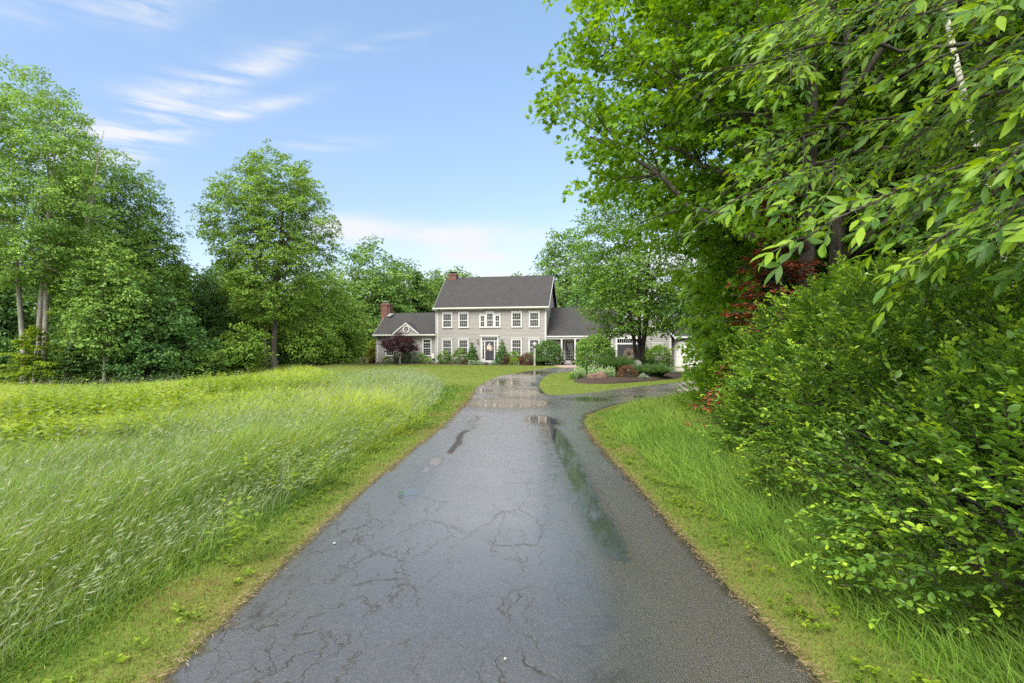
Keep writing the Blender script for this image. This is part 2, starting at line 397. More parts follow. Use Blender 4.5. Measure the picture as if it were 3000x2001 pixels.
lawn = t.mix(t.ramp(n0, [(.55, (0,)), (.72, (.55,))]), lawn, (.19, .17, .05))
lawn = t.mix(t.ramp(n2_, [(.35, (.45,)), (.6, (0,))]), lawn, (.045, .085, .010))
thatch = t.mix(t.ramp(n1_, [(.3, (0,)), (.7, (1,))]), (.05, .075, .014), (.10, .125, .03))
litter = t.mix(t.ramp(n2_, [(.3, (0,)), (.7, (1,))]), (.02, .016, .010), (.07, .05, .03))
lawn = t.mix(t.m('MULTIPLY', t.attr('dry'), t.ramp(n1_, [(.35, (.0,)), (.65, (.7,))])), lawn, (.17, .135, .05))
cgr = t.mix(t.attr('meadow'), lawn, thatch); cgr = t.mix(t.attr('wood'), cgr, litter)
b = t.n('ShaderNodeBsdfPrincipled', {'Base Color': cgr, 'Roughness': .9, 'Specular IOR Level': .1})
bp = t.n('ShaderNodeBump', {'Strength': .7, 'Distance': .04, 'Height': t.m('ADD', n2_, n1_)}); t.L.new(bp.outputs[0], b.inputs['Normal'])
t.L.new(b.outputs[0], out.inputs[0])
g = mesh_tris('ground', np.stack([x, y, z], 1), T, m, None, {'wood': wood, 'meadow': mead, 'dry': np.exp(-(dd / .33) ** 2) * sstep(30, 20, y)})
tag(g, 'grassy ground of lawn, meadow and wood floor', 'ground', kind='structure')

# ------------------------------------------------------------------ driveway: wet asphalt with puddles
def cdt_sheet(outer, holes, zfun, name, mat, steps, attrs=None, skirt=.08, parent=None):
    V = [Vector(p) for p in outer]; faces = [list(range(len(outer)))]
    for h in holes:
        o = len(V); V += [Vector(p) for p in h]; faces.append(list(range(o, len(V))))
    ox = np.array([p[0] for p in outer]); oy = np.array([p[1] for p in outer])
    allp = []
    for (x0, x1, y0, y1, s) in steps:
        X, Y = np.meshgrid(np.arange(max(x0, ox.min()), min(x1, ox.max()), s), np.arange(max(y0, oy.min()), min(y1, oy.max()), s))
        X = X.ravel(); Y = Y.ravel(); ok = in_poly(X, Y, outer) & (poly_dist(X, Y, outer) > s * .45)
        for h in holes: ok &= ~in_poly(X, Y, h) & (poly_dist(X, Y, h) > s * .45)
        allp += list(zip(X[ok], Y[ok]))
    V += [Vector(p) for p in allp]
    ov, oe, of, *_ = delaunay_2d_cdt(V, [], faces, 1, 1e-5)
    P = np.array([(v.x, v.y) for v in ov]); T = np.array([f for f in of if len(f) == 3])
    a = P[T[:, 1]] - P[T[:, 0]]; c = P[T[:, 2]] - P[T[:, 0]]
    flip = a[:, 0] * c[:, 1] - a[:, 1] * c[:, 0] < 0; T[flip] = T[flip][:, ::-1]
    if holes:
        cen = P[T].mean(1); ok = np.ones(len(T), bool)
        for h in holes: ok &= ~in_poly(cen[:, 0], cen[:, 1], h)
        T = T[ok]
    Z = zfun(P[:, 0], P[:, 1])
    VV = np.column_stack([P, Z]); n = len(VV)
    at_ = {k: f(P[:, 0], P[:, 1]) for k, f in (attrs or {}).items()}
    if skirt:
        E = np.concatenate([T[:, [0, 1]], T[:, [1, 2]], T[:, [2, 0]]])
        key = {}
        for a_, b_ in E: key[(a_, b_)] = 1
        bd = [(a_, b_) for a_, b_ in key if (b_, a_) not in key]
        V2 = VV.copy(); V2[:, 2] -= skirt; VV = np.concatenate([VV, V2])
        T = np.concatenate([T] + [np.array([[a_, a_ + n, b_ + n], [a_, b_ + n, b_]]) for a_, b_ in bd])
        at_ = {k: np.concatenate([v, v]) for k, v in at_.items()}
    return mesh_tris(name, VV, T, mat, parent, at_, True)
def ell(x, y, x0, y0, rx, ry, a=0):
    c, s = math.cos(a), math.sin(a); u = ((x - x0) * c + (y - y0) * s) / rx; v = ((y - y0) * c - (x - x0) * s) / ry
    return np.clip(1.35 - np.sqrt(u * u + v * v), 0, 1)
def wet(x, y):
    """1 = standing water, about .5 = shore"""
    r = np.zeros_like(x)
    def up(v):
        np.maximum(r, v, out=r)
    up(.85 * ell(x, y, -1.14, 8.55, .12, .62, .06)); up(.72 * ell(x, y, -1.18, 7.95, .09, .4, -.1)); up(.8 * ell(x, y, -1.20, 6.62, .15, .36, .15)); up(.40 * ell(x, y, -1.18, 7.2, .2, 2.4))
    path = [(-1.02, 9.2), (-.96, 10.2), (-1.02, 11.2), (-.9, 12.3), (-.93, 13.6), (-.85, 14.6)]
    up(np.clip(1.1 - poly_dist(x, y, path, False) / .11, 0, 1))
    up(.74 * ell(x, y, -.1, 18.2, 2.0, 2.6)); up(.66 * ell(x, y, .3, 22.5, 1.6, 3.5)); up(ell(x, y, -1.2, 23.3, .5, 1.9)); up(ell(x, y, 2.6, 19.6, .95, 1.0)); up(ell(x, y, .72, 13.6, .45, 1.3, .1))
    up(ell(x, y, 4.2, 20.6, .9, .5)); up(.62 * ell(x, y, -.3, 29, 1.6, 5)); up(.62 * ell(x, y, 1.3, 40, 2.2, 5)); up(.66 * ell(x, y, 8.5, 24.5, 3.5, 1.0, .35))
    rut = [(.42, 2.0), (.46, 3.6), (.42, 5.5), (.55, 7.0), (.68, 9), (.74, 12)]
    dr = poly_dist(x, y, rut, False); up(np.clip(.8 - dr / .42, 0, .47))
    rut2 = [(.90, 4.0), (.84, 5.0), (.83, 6.3), (.88, 8.5), (.90, 10.7), (.74, 13.2)]
    up(np.clip(1.05 - poly_dist(x, y, rut2, False) / .27, 0, .80) * (.35 + .65 * sstep(3.9, 5.0, y)))
    return r
def crackz(x, y): return np.clip(sstep(-.25, -1.2, x) * sstep(7.5, 4.4, y) + .55 * np.exp(-((x - .05) / .22) ** 2) * sstep(9, 6, y) + .12 * sstep(20, 12, y), 0, 1)
def pale_sheen(x, y): return np.exp(-((x + .15) / .85) ** 2) * sstep(3.4, 6.2, y) * (1 - .5 * sstep(13, 17, y))  # where the pale sky sheen is painted along the drive centre
def rough_edge(x, y): return sstep(.55, 1.0, x) * sstep(10, 6, y)
m, t, out = new_mat('wet_asphalt')
co = t.n('ShaderNodeTexCoord').outputs['Object']
fine = t.noise(co, 95, 2, .6); grain = t.n('ShaderNodeTexVoronoi', {'Vector': co, 'Scale': 120.0}).outputs['Distance']
cell = t.n('ShaderNodeSeparateColor', {0: t.n('ShaderNodeTexVoronoi', {'Vector': co, 'Scale': 115.0}).outputs['Color']}).outputs[0]
mott = t.noise(co, 22, 4, .7)
mid = t.noise(co, 1.7, 5, .6); big = t.noise(co, .45, 3)
edge_n = t.noise(co, 4.2, 6, .68, .8)
wv = t.m('ADD', t.attr('wet'), t.m('MULTIPLY', t.m('SUBTRACT', edge_n, .5), .8))
water = t.ramp(wv, [(.46, (0,)), (.64, (1,))])
damp = t.ramp(wv, [(.16, (0,)), (.52, (1,))])
coarse = t.attr('coarse')
# cracks
wco = t.n('ShaderNodeVectorMath', {0: co, 1: t.n('ShaderNodeVectorMath', {0: t.n('ShaderNodeTexNoise', {'Vector': co, 'Scale': 2.6, 'Detail': 5.0, 'Roughness': .7}).outputs['Color'], 1: (.42, .42, 0)}, operation='MULTIPLY').outputs[0]}, operation='ADD').outputs[0]
vc = t.n('ShaderNodeTexVoronoi', {'Vector': t.mapping(wco, (3.3, 1.15, 1), (0, 0, .22)), 'Scale': 1.0}, feature='DISTANCE_TO_EDGE').outputs['Distance']
gate = t.m('MULTIPLY', t.m('MULTIPLY', t.attr('crack'), 1.5, True), t.ramp(t.noise(co, 1.3, 3, .6), [(.42, (0,)), (.55, (1,))]))
vc2 = t.n('ShaderNodeTexVoronoi', {'Vector': t.mapping(wco, (6.5, 1.6, 1), (0, 0, .3), (2.3, 1.1, 0)), 'Scale': 1.0}, feature='DISTANCE_TO_EDGE').outputs['Distance']
gate2 = t.m('MULTIPLY', t.ramp(t.attr('crack'), [(.45, (0,)), (.8, (1,))]), t.ramp(t.noise(co, 2.1, 3, .6), [(.46, (0,)), (.54, (1,))]))
crack = t.m('MAXIMUM', t.m('MULTIPLY', t.ramp(vc, [(.0, (1,)), (.022, (0,))]), gate, True), t.m('MULTIPLY', t.ramp(vc2, [(.0, (1,)), (.03, (0,))]), gate2, True))
tone = t.mix(t.ramp(mid, [(.3, (0,)), (.7, (1,))]), (.034, .031, .029), (.052, .047, .044))
tone = t.mix(t.ramp(grain, [(.10, (.55,)), (.22, (0,))]), tone, (.085, .08, .075))
tone = t.mix(.5, tone, t.ramp(t.m('ADD', t.m('MULTIPLY', cell, .6), t.m('MULTIPLY', mott, .4)), [(.2, (.018, .016, .015)), (.55, (.045, .041, .038)), (.85, (.105, .097, .09))]))
tone = t.mix(t.m('MULTIPLY', t.attr('pale_sheen'), t.m('ADD', .38, t.m('MULTIPLY', mid, .5))), tone, (.165, .158, .152))  # wet sheen put into the base colour as a lighter tone
tone = t.mix(t.m('MULTIPLY', coarse, .72), tone, (.016, .015, .015))  # coarse right side darkened: reflection of the trees put into the tone
tone = t.mix(t.m('MULTIPLY', damp, .30), tone, (.03, .03, .031))
tone = t.mix(t.m('MULTIPLY', water, .8), tone, (.010, .010, .009))
tone = t.mix(crack, tone, (.006, .006, .006))
rgh = t.m('ADD', t.m('MULTIPLY', t.m('SUBTRACT', big, .5), .09), .215)
rgh = t.m('ADD', t.m('SUBTRACT', rgh, t.m('MULTIPLY', damp, .09)), t.m('MULTIPLY', coarse, .06))
rgh = t.m('MULTIPLY', rgh, t.m('SUBTRACT', 1.0, water))
rgh = t.m('ADD', t.m('MAXIMUM', rgh, .055), t.m('MULTIPLY', crack, .3))
b = t.n('ShaderNodeBsdfPrincipled', {'Base Color': tone, 'Roughness': .55, 'Specular IOR Level': .3})
film = t.n('ShaderNodeBsdfGlossy', {'Color': t.mix(water, (1, .90, .80), (1, .90, .80)), 'Roughness': rgh})
hgt = t.m('ADD', t.m('ADD', t.m('MULTIPLY', cell, .8), t.m('MULTIPLY', fine, .55)), t.m('MULTIPLY', t.m('SUBTRACT', 0.0, grain), .8))
hgt = t.m('MULTIPLY', hgt, t.m('ADD', t.m('MULTIPLY', coarse, 1.6), .55))
hgt = t.m('SUBTRACT', hgt, t.m('MULTIPLY', crack, 2.2))
hgt = t.m('ADD', hgt, t.m('MULTIPLY', t.noise(co, 14, 3), .7))
bst = t.m('MULTIPLY', t.m('SUBTRACT', 1.0, water), t.m('ADD', .5, t.m('MULTIPLY', coarse, .5)))
bp = t.n('ShaderNodeBump', {'Strength': bst, 'Distance': .011, 'Height': hgt}); t.L.new(bp.outputs[0], b.inputs['Normal'])
bp2 = t.n('ShaderNodeBump', {'Strength': t.m('MULTIPLY', bst, t.m('ADD', .34, t.m('MULTIPLY', coarse, .25))), 'Distance': .008, 'Height': hgt}); t.L.new(bp2.outputs[0], film.inputs['Normal'])
fr = t.n('ShaderNodeFresnel', {'IOR': 2.1}); t.L.new(bp2.outputs[0], fr.inputs['Normal'])
fm = t.n('ShaderNodeMixShader', {0: t.m('MULTIPLY', fr.outputs[0], t.m('SUBTRACT', 1.0, t.m('MULTIPLY', crack, .85)))}); t.L.new(b.outputs[0], fm.inputs[1]); t.L.new(film.outputs[0], fm.inputs[2])
t.L.new(fm.outputs[0], out.inputs[0])
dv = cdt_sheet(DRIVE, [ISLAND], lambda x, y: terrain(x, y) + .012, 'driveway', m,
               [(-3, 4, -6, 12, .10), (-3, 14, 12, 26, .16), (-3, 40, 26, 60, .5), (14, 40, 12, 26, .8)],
               {'wet': wet, 'crack': crackz, 'coarse': rough_edge, 'pale_sheen': pale_sheen})
tag(dv, 'wet black asphalt driveway with puddles looping to the house', 'driveway', kind='structure')

# ------------------------------------------------------------------ grass
FOV = math.radians(47)
def scatter(n, dmin, dmax, powr, rng, a0=-FOV, a1=FOV):
    """points round the viewer, density falling with distance ** powr"""
    u = rng.random(n); e = 2 - powr
    d = (dmin ** e + u * (dmax ** e - dmin ** e)) ** (1 / e) if abs(e) > 1e-6 else dmin * (dmax / dmin) ** u
    a = a0 + rng.random(n) * (a1 - a0)
    return d * np.sin(a), d * np.cos(a), d
def patchy(x, y, f, seed):
    r = np.random.default_rng(seed); v = np.zeros_like(x)
    for k in range(6):
        a = r.random() * 6.28; ff = f * (.6 + r.random() * 1.6); v += np.sin((x * math.cos(a) + y * math.sin(a)) * ff + r.random() * 6.28)
    return v / 6 ** .5 / 1.0
def blades(x, y, zb, h, wdt, lean, leandir, rnd, rng, segs=3):
    """curved grass blades -> V, T, rnd, along"""
    n = len(x); ts = np.linspace(0, 1, segs + 1)
    a = rng.random(n) * 2 * PI; side = np.stack([np.cos(a), np.sin(a), 0 * a], 1)
    L = np.stack([np.cos(leandir), np.sin(leandir), 0 * leandir], 1)
    base = np.stack([x, y, zb], 1); V = []; al = []
    for i, tt_ in enumerate(ts):
        c = base + L * (lean * h * tt_ ** 2)[:, None]; c[:, 2] += h * (tt_ - .32 * lean * tt_ ** 2)
        if i < segs:
            ww = (wdt * (1 - .55 * tt_))[:, None]
            V += [c - side * ww / 2, c + side * ww / 2]; al += [tt_, tt_]
        else: V.append(c); al.append(1.0)
    k = len(V); V = np.stack(V, 1).reshape(-1, 3)
    q = []
    for i in range(segs - 1): q += [(2 * i, 2 * i + 1, 2 * i + 3), (2 * i, 2 * i + 3, 2 * i + 2)]
    q.append((2 * segs - 2, 2 * segs - 1, 2 * segs))
    T = (np.array(q)[None] + (np.arange(n) * k)[:, None, None]).reshape(-1, 3)
    return V, T, np.repeat(rnd, k), np.tile(np.array(al), n)
def join(parts):
    V = []; T = []; R = []; Al = []; o = 0
    for v, tt_, r, a in parts: V.append(v); T.append(tt_ + o); R.append(r); Al.append(a); o += len(v)
    return np.concatenate(V), np.concatenate(T), np.concatenate(R), np.concatenate(Al)
MT['meadow'] = grass_mat('meadow_grass', [(0, (.06, .17, .024)), (.3, (.105, .25, .038)), (.55, (.25, .37, .035)), (.8, (.42, .54, .035)), (1, (.42, .43, .15))], .38, (.40, .47, .12), .40)
MT['hay'] = grass_mat('hay', [(0, (.13, .23, .09)), (.5, (.24, .33, .16)), (.85, (.35, .40, .25)), (1, (.40, .37, .23))], .35, (.37, .42, .27), .4)
MT['verge'] = grass_mat('verge_grass', [(0, (.075, .175, .014)), (.45, (.135, .235, .022)), (.62, (.17, .185, .04)), (.8, (.22, .165, .06)), (1, (.27, .205, .085))], .35, (.22, .25, .08), .2)
MT['lawn'] = grass_mat('lawn_grass', [(0, (0.099, 0.153, 0.019)), (.6, (0.178, 0.229, 0.03)), (1, (0.277, 0.257, 0.068))], .38, (.18, .22, .05), .2)
MT['tallgrass'] = grass_mat('tall_grass', [(0, (0.087, 0.194, 0.018)), (.5, (0.156, 0.296, 0.028)), (1, (0.297, 0.42, 0.062))], .42, (.24, .29, .11), .4)
MT['seed'] = simple_mat('seed_head', (.36, .31, .19), .8, .1, .4, 40)
def meadow_bits(n, dmin, dmax, powr, seed, segs, hm):
    rng = np.random.default_rng(seed)
    x, y, d = scatter(n, dmin, dmax, powr, rng, -FOV - .25, .12)
    ok = in_poly(x - np.abs(rng.normal(0, .16, n)), y, MEADOW); x, y, d = x[ok], y[ok], d[ok]; n = len(x)
    pa = patchy(x, y, .55, 3); pb = patchy(x, y, 1.7, 9)
    inn = np.where(in_poly(x, y, MEADOW), 1, -1); edge = np.clip(.22 + inn * poly_dist(x, y, VERGE_L, False) / 1.15, .10, 1)
    h = hm * (.55 + .55 * rng.random(n)) * (1 + .16 * pa + .12 * pb) * edge * (.62 + .38 * sstep(3.5, 7, d))
    wd = (.0028 + .00085 * d) * (.7 + .6 * rng.random(n))
    # taller silvery hay beside the drive, brighter low growth farther out
    out_ = sstep(4.0, 8.5, -x - .12 * y)
    h *= 1 - .22 * out_
    rnd = np.clip(.30 + .12 * pb + .19 * pa + .46 * out_ * sstep(5, 11, y) + rng.normal(0, .12, n), 0, 1)
    rnd = np.clip(rnd + .16 * sstep(9, 12, d) * sstep(27, 20, d) - .20 * sstep(26, 33, d), 0, .82)
    rnd = np.where(rng.random(n) < .05, .98, rnd)
    return blades(x, y, terrain(x, y) - .02, h, wd, .25 + .85 * rng.random(n) ** 1.3, rng.normal(-.25, 1.7, n), rnd, rng, segs)
parts = [meadow_bits(290000, 2.2, 14, 1.0, 11, 3, .72), meadow_bits(240000, 9, 60, .9, 12, 2, .68)]
V, T, R, Al = join(parts)
tag(mesh_tris('meadow_grass', V, T, MT['meadow'], None, {'rnd': R, 'along': Al}), 'tall unmown hay meadow left of the driveway', 'meadow grass', kind='stuff')
# hay stalks with seed heads
def stalks(n, seed, dmin, dmax, poly, name, label, hm, a0, a1):
    rng = np.random.default_rng(seed); x, y, d = scatter(n, dmin, dmax, 1.0, rng, a0, a1)
    ok = in_poly(x, y, poly) & (rng.random(n) > .93 * sstep(3.2, 6.0, -x - .10 * y)); x, y, d = x[ok], y[ok], d[ok]; n = len(x)
    h = hm * (.75 + .4 * rng.random(n)) * np.clip(poly_dist(x, y, VERGE_L, False) / 1.0, .5, 1); ld = rng.normal(-.2, .9, n); le = .2 + .75 * rng.random(n)
    z = terrain(x, y)
    st = blades(x, y, z, h, .0016 + .00045 * d, le, ld, rng.random(n), rng, 3)
    tip = np.stack([x + np.cos(ld) * le * h, y + np.sin(ld) * le * h, z + h * (1 - .32 * le)], 1)
    dirn = np.stack([np.cos(ld) * le * 2, np.sin(ld) * le * 2, 1 - .64 * le], 1)
    L = Leaves()
    for k in range(3):
        a = rng.random(n) * 2 * PI
        L.add(tip - unit(dirn) * .05, dirn + rng.normal(0, .12, (n, 3)), np.stack([np.cos(a), np.sin(a), .2 + 0 * a], 1), (.035 + .035 * rng.random(n)) * (1 + .016 * d), rng.random(n))
    p = np.concatenate(L.p); dd_ = unit(np.concatenate(L.d)); nn = np.concatenate(L.n); s = np.concatenate(L.s); r = np.concatenate(L.r)
    nn = unit(nn - dd_ * np.sum(nn * dd_, 1, keepdims=True)); sd = np.cross(dd_, nn); tv, tt_ = T_SEED
    VV = p[:, None] + s[:, None, None] * (tv[None, :, 0:1] * sd[:, None] + tv[None, :, 1:2] * dd_[:, None])
    TT = (tt_[None] + (np.arange(len(p)) * 4)[:, None, None]).reshape(-1, 3)
    V, T, R, Al = join([st, (VV.reshape(-1, 3), TT, np.repeat(r, 4), np.full(len(p) * 4, .8))])
    tag(mesh_tris(name, V, T, MT['hay'], None, {'rnd': R, 'along': Al}), label, 'seed stalks', kind='stuff')
stalks(60000, 21, 2.4, 50, MEADOW, 'hay_stalks', 'pale hay stalks with seed heads standing over the meadow', .86, -FOV - .1, .1)
# bright leafy weeds and ferns among the hay
def weeds(spots, seed, name, label, mat, size, hh):
    rng = np.random.default_rng(seed); L = Leaves()
    for (cx, cy, rx, ry, n) in spots:
        a = rng.random(n) * 2 * PI; r = np.sqrt(rng.random(n)); x = cx + rx * r * np.cos(a); y = cy + ry * r * np.sin(a)
        ok = ~(in_poly(x, y, DRIVE)); x, y = x[ok], y[ok]; n = len(x)
        zt = terrain(x, y); hp = hh * (.5 + .6 * rng.random(n)); hr = rng.random(n)
        for k in range(7):
            f = .35 + .65 * (k + 1) / 7; b = rng.random(n) * 2 * PI
            d = np.stack([np.cos(b), np.sin(b), .25 + .3 * rng.random(n)], 1)
            L.add(np.stack([x, y, zt + hp * f], 1), d, np.stack([-.3 * np.cos(b), -.3 * np.sin(b), 1 + 0 * b], 1), size * (1.25 - .6 * f) * (.7 + .6 * rng.random(n)), np.clip(.5 * hr + .5 * rng.random(n), 0, 1))
    tag(L.build(name, T_OVAL, mat), label, 'weeds', kind='stuff')
cl = lambda px, py, rx, ry, n: (*at(px, py), rx, ry, n)
weeds([cl(262, 399, 2.6, 1.6, 420), cl(230, 392, 2.2, 1.0, 200), cl(330, 398, 2.5, 1.2, 160), cl(115, 412, 2.5, 1.0, 150), cl(40, 425, 2.5, 1.5, 220), cl(190, 425, 3.5, 1.4, 260), cl(90, 384, 5, 1.5, 260), cl(20, 383, 4, 1.5, 200), cl(30, 470, 1.3, 1.0, 90), cl(110, 460, 1.4, .8, 90)], 31,
      'meadow_ferns', 'bright yellow green ferns and clover in the meadow', MT['leaf_lime'], .17, .80)
weeds([cl(350, 452, .5, .6, 34), cl(378, 440, .3, .6, 22), cl(290, 500, .35, .4, 20), cl(215, 505, .5, .4, 26), cl(325, 490, .2, .3, 14), cl(240, 560, .2, .2, 12), cl(415, 428, .25, .7, 26), cl(405, 432, .3, .6, 20)], 32,
      'meadow_weeds', 'broad leaved weeds along the meadow edge', MT['leaf_lime'], .085, .52)
# mown verge, brown in places
def verge(n, seed, xr, yr, name, label, hm):
    rng = np.random.default_rng(seed); x, y, d = scatter(n, 2.0, 27, 1.15, rng)
    if xr == 'L': ok = (x < 0) & (x > -4.5) & ~in_poly(x, y, DRIVE) & (poly_dist(x, y, DRIVE) > .012) & (~in_poly(x, y, MEADOW) | (poly_dist(x, y, VERGE_L, False) < .35))
    else: ok = (x > 0) & ~in_poly(x, y, DRIVE) & (poly_dist(x, y, DRIVE) < 1.5) & (y < 19)
    x, y, d = x[ok], y[ok], d[ok]; n = len(x); de = poly_dist(x, y, DRIVE)
    pa = patchy(x, y, 2.2, 4); pb = patchy(x, y, 6, 5)
    brown = np.clip(.34 + .30 * pa + .14 * pb + .30 * sstep(.20, .0, de) - .35 * sstep(.4, .75, de), 0, 1)
    rnd = np.clip(brown + rng.normal(0, .16, n), 0, 1)
    h = hm * (.5 + .8 * rng.random(n)) * (1 + .8 * sstep(.45, .9, de)) * (.55 + .45 * sstep(0, .2, de))
    V, T, R, Al = blades(x, y, terrain(x, y) - .01, h, (.0028 + .0009 * d) * (.7 + .6 * rng.random(n)), .3 + 1.0 * rng.random(n), rng.random(n) * 2 * PI, rnd, rng, 2)
    tag(mesh_tris(name, V, T, MT['verge'], None, {'rnd': R, 'along': Al}), label, 'grass verge', kind='stuff')
verge(300000, 41, 'L', 0, 'verge_grass', 'short patchy brown and green grass along the left driveway edge', .06)
verge(300000, 42, 'R', 0, 'verge_grass', 'short patchy brown and green grass along the right driveway edge', .06)
wv_ = [( -2.05 + .2 * k % .5, 3.2 + .7 * k, .16, .2, 9) for k in range(0)]
rngw = np.random.default_rng(8); sp = []
for k in range(70):
    yy = 2.7 + rngw.random() ** 1.5 * 12
    sp.append(((1.72 + .35 * rngw.random()) if rngw.random() < .62 else (-1.95 - .35 * rngw.random()), yy, .10, .13, 5))
weeds(sp, 33, 'verge_weeds', 'low plantain and clover leaves in the mown verge', MT['leaf_lime'], .042, .06)
# straw and grit caught along the asphalt edge
rngs = np.random.default_rng(91); n = 14000
yy = 2.0 + 20 * rngs.random(n) ** 1.7; sgn = np.where(rngs.random(n) < .55, 1, -1)
ex = np.interp(yy, [p[1] for p in right_edge[:9]], [p[0] for p in right_edge[:9]]); el_ = np.interp(yy, [p[1] for p in left_edge[:8]], [p[0] for p in left_edge[:8]])
xx = np.where(sgn > 0, ex, el_) + sgn * (.012 + .035 * rngs.normal(0, 1, n)); ok = (yy < 12) | (sgn < 0); xx, yy = xx[ok], yy[ok]; n = len(xx)
a = rngs.random(n) * 6.28; L = Leaves()
L.add(np.stack([xx, yy, terrain(xx, yy) + .018 + .012 * rngs.random(n)], 1), np.stack([np.cos(a), np.sin(a), rngs.normal(0, .22, n)], 1), np.stack([rngs.normal(0, .3, n), rngs.normal(0, .3, n), 1 + 0 * a], 1), (.014 + .03 * rngs.random(n)) * (1 + .05 * yy), rngs.random(n))
tag(L.build('edge_straw', T_SEED, leaf_mat('straw_litter', [(0, (.10, .065, .035)), (.5, (.21, .15, .08)), (1, (.34, .27, .16))], .2, .8, .1, (1, 1, .9))), 'dry straw and grit along the driveway edges', 'straw', kind='stuff')
# tall grass strip in front of the right hand shrubs
def rstrip(n, seed):
    rng = np.random.default_rng(seed); x, y, d = scatter(n, 2.0, 24, 1.0, rng, -.1, FOV + .1)
    de = poly_dist(x, y, DRIVE)
    ok = (x > 1.5) & ~in_poly(x, y, DRIVE) & (de > .62 - .12 * sstep(6, 12, y)) & (x < 2.75 + .10 * y + 3.5 * sstep(9, 15, y)) & (y < 21)
    x, y, d, de = x[ok], y[ok], d[ok], de[ok]; n = len(x); pa = patchy(x, y, 1.6, 6)
    h = .42 * (.5 + .6 * rng.random(n)) * sstep(.3, 1.3, de) * (1 + .2 * pa) + .06
    rnd = np.clip(.42 + .2 * pa + .35 * sstep(9, 16, y) + rng.normal(0, .16, n), 0, 1)
    V, T, R, Al = blades(x, y, terrain(x, y) - .02, h, (.0038 + .001 * d) * (.7 + .6 * rng.random(n)), .25 + .9 * rng.random(n), rng.normal(2.6, 1.2, n), rnd, rng, 3)
    tag(mesh_tris('tall_grass', V, T, MT['tallgrass'], None, {'rnd': R, 'along': Al}), 'tall soft grass strip between verge and right hand shrubs', 'tall grass', kind='stuff')
rstrip(110000, 51)
weeds([cl(690, 408, .8, 1.0, 90), cl(720, 412, 1.0, .9, 110), cl(745, 425, .7, .7, 60), cl(700, 425, .5, .6, 40)], 34, 'bank_weeds', 'lush broad leaved weeds at the foot of the right hand shrubs', MT['leaf_lime'], .08, .4)
# lawn blades in front of the house and on the island
def lawnb(n, seed):
    rng = np.random.default_rng(seed); x = -16 + 34 * rng.random(n); y = 18 + 41 * rng.random(n)
    ok = (in_poly(x, y, ISLAND) | (~in_poly(x, y, DRIVE) & ~in_poly(x, y, MEADOW) & (x < 3) & (y < 59.3 - .18 * (x + 8)) & (y > 22)))
    x, y = x[ok], y[ok]; n = len(x); d = np.hypot(x, y); pa = patchy(x, y, .8, 14)
    V, T, R, Al = blades(x, y, terrain(x, y) - .01, .05 * (.6 + .7 * rng.random(n)), .0011 * d * (.7 + .6 * rng.random(n)), .4 + .8 * rng.random(n), rng.random(n) * 6.28, np.clip(.45 + .2 * pa + rng.normal(0, .16, n), 0, 1), rng, 1)
    tag(mesh_tris('lawn_grass', V, T, MT['lawn'], None, {'rnd': R, 'along': Al}), 'mown lawn before the house and inside the drive loop', 'lawn grass', kind='stuff')
lawnb(110000, 61)
# ------------------------------------------------------------------ the house
class MB:
    """collects boxes, prisms and tubes and builds one mesh object"""
    def __init__(s): s.v = []; s.f = []
    def poly(s, pts_): o = len(s.v); s.v += [tuple(p) for p in pts_]; s.f.append(tuple(range(o, o + len(pts_)))); return s
    def box(s, x0, x1, y0, y1, z0, z1):
        o = len(s.v)
        s.v += [(x0, y0, z0), (x1, y0, z0), (x1, y1, z0), (x0, y1, z0), (x0, y0, z1), (x1, y0, z1), (x1, y1, z1), (x0, y1, z1)]
        s.f += [tuple(o + i for i in q) for q in ((0, 3, 2, 1), (4, 5, 6, 7), (0, 1, 5, 4), (1, 2, 6, 5), (2, 3, 7, 6), (3, 0, 4, 7))]
        return s
    def prism(s, pts_, d):
        """polygon pushed along vector d"""
        o = len(s.v); n = len(pts_)
        s.v += [tuple(p) for p in pts_] + [tuple(p[i] + d[i] for i in range(3)) for p in pts_]
        s.f.append(tuple(range(o, o + n))[::-1]); s.f.append(tuple(range(o + n, o + 2 * n)))
        for i in range(n): j = (i + 1) % n; s.f.append((o + i, o + j, o + n + j, o + n + i))
        return s
    def tube(s, P, R, sides=8):
        V, T = tube_mesh([(P, R)], sides); o = len(s.v)
        s.v += [tuple(p) for p in V]; s.f += [tuple(int(i) + o for i in f) for f in T]
        n = len(P); s.f.append(tuple(o + i for i in range(sides))[::-1]); s.f.append(tuple(o + (n - 1) * sides + i for i in range(sides)))
        return s
    def lathe(s, prof, c=(0, 0, 0), sides=20):
        o = len(s.v)
        for r, z in prof:
            for k in range(sides): a = 2 * PI * k / sides; s.v.append((c[0] + r * math.cos(a), c[1] + r * math.sin(a), c[2] + z))
        for i in range(len(prof) - 1):
            for k in range(sides): j = (k + 1) % sides; s.f.append((o + i * sides + k, o + i * sides + j, o + (i + 1) * sides + j, o + (i + 1) * sides + k))
        s.f.append(tuple(o + k for k in range(sides))[::-1]); s.f.append(tuple(o + (len(prof) - 1) * sides + k for k in range(sides)))
        return s
    def build(s, name, mat, parent=None, bevel=0.0, smooth=False):
        me = bpy.data.meshes.new(name); me.from_pydata(s.v, [], s.f); me.update()
        me.materials.append(mat)
        import bmesh
        bm = bmesh.new(); bm.from_mesh(me); bmesh.ops.recalc_face_normals(bm, faces=bm.faces)
        if bevel: bmesh.ops.bevel(bm, geom=list(bm.edges), offset=bevel, segments=2, affect='EDGES', clamp_overlap=True)
        bm.to_mesh(me); bm.free()
        if smooth: me.polygons.foreach_set('use_smooth', np.ones(len(me.polygons), bool))
        return link(bpy.data.objects.new(name, me), parent)

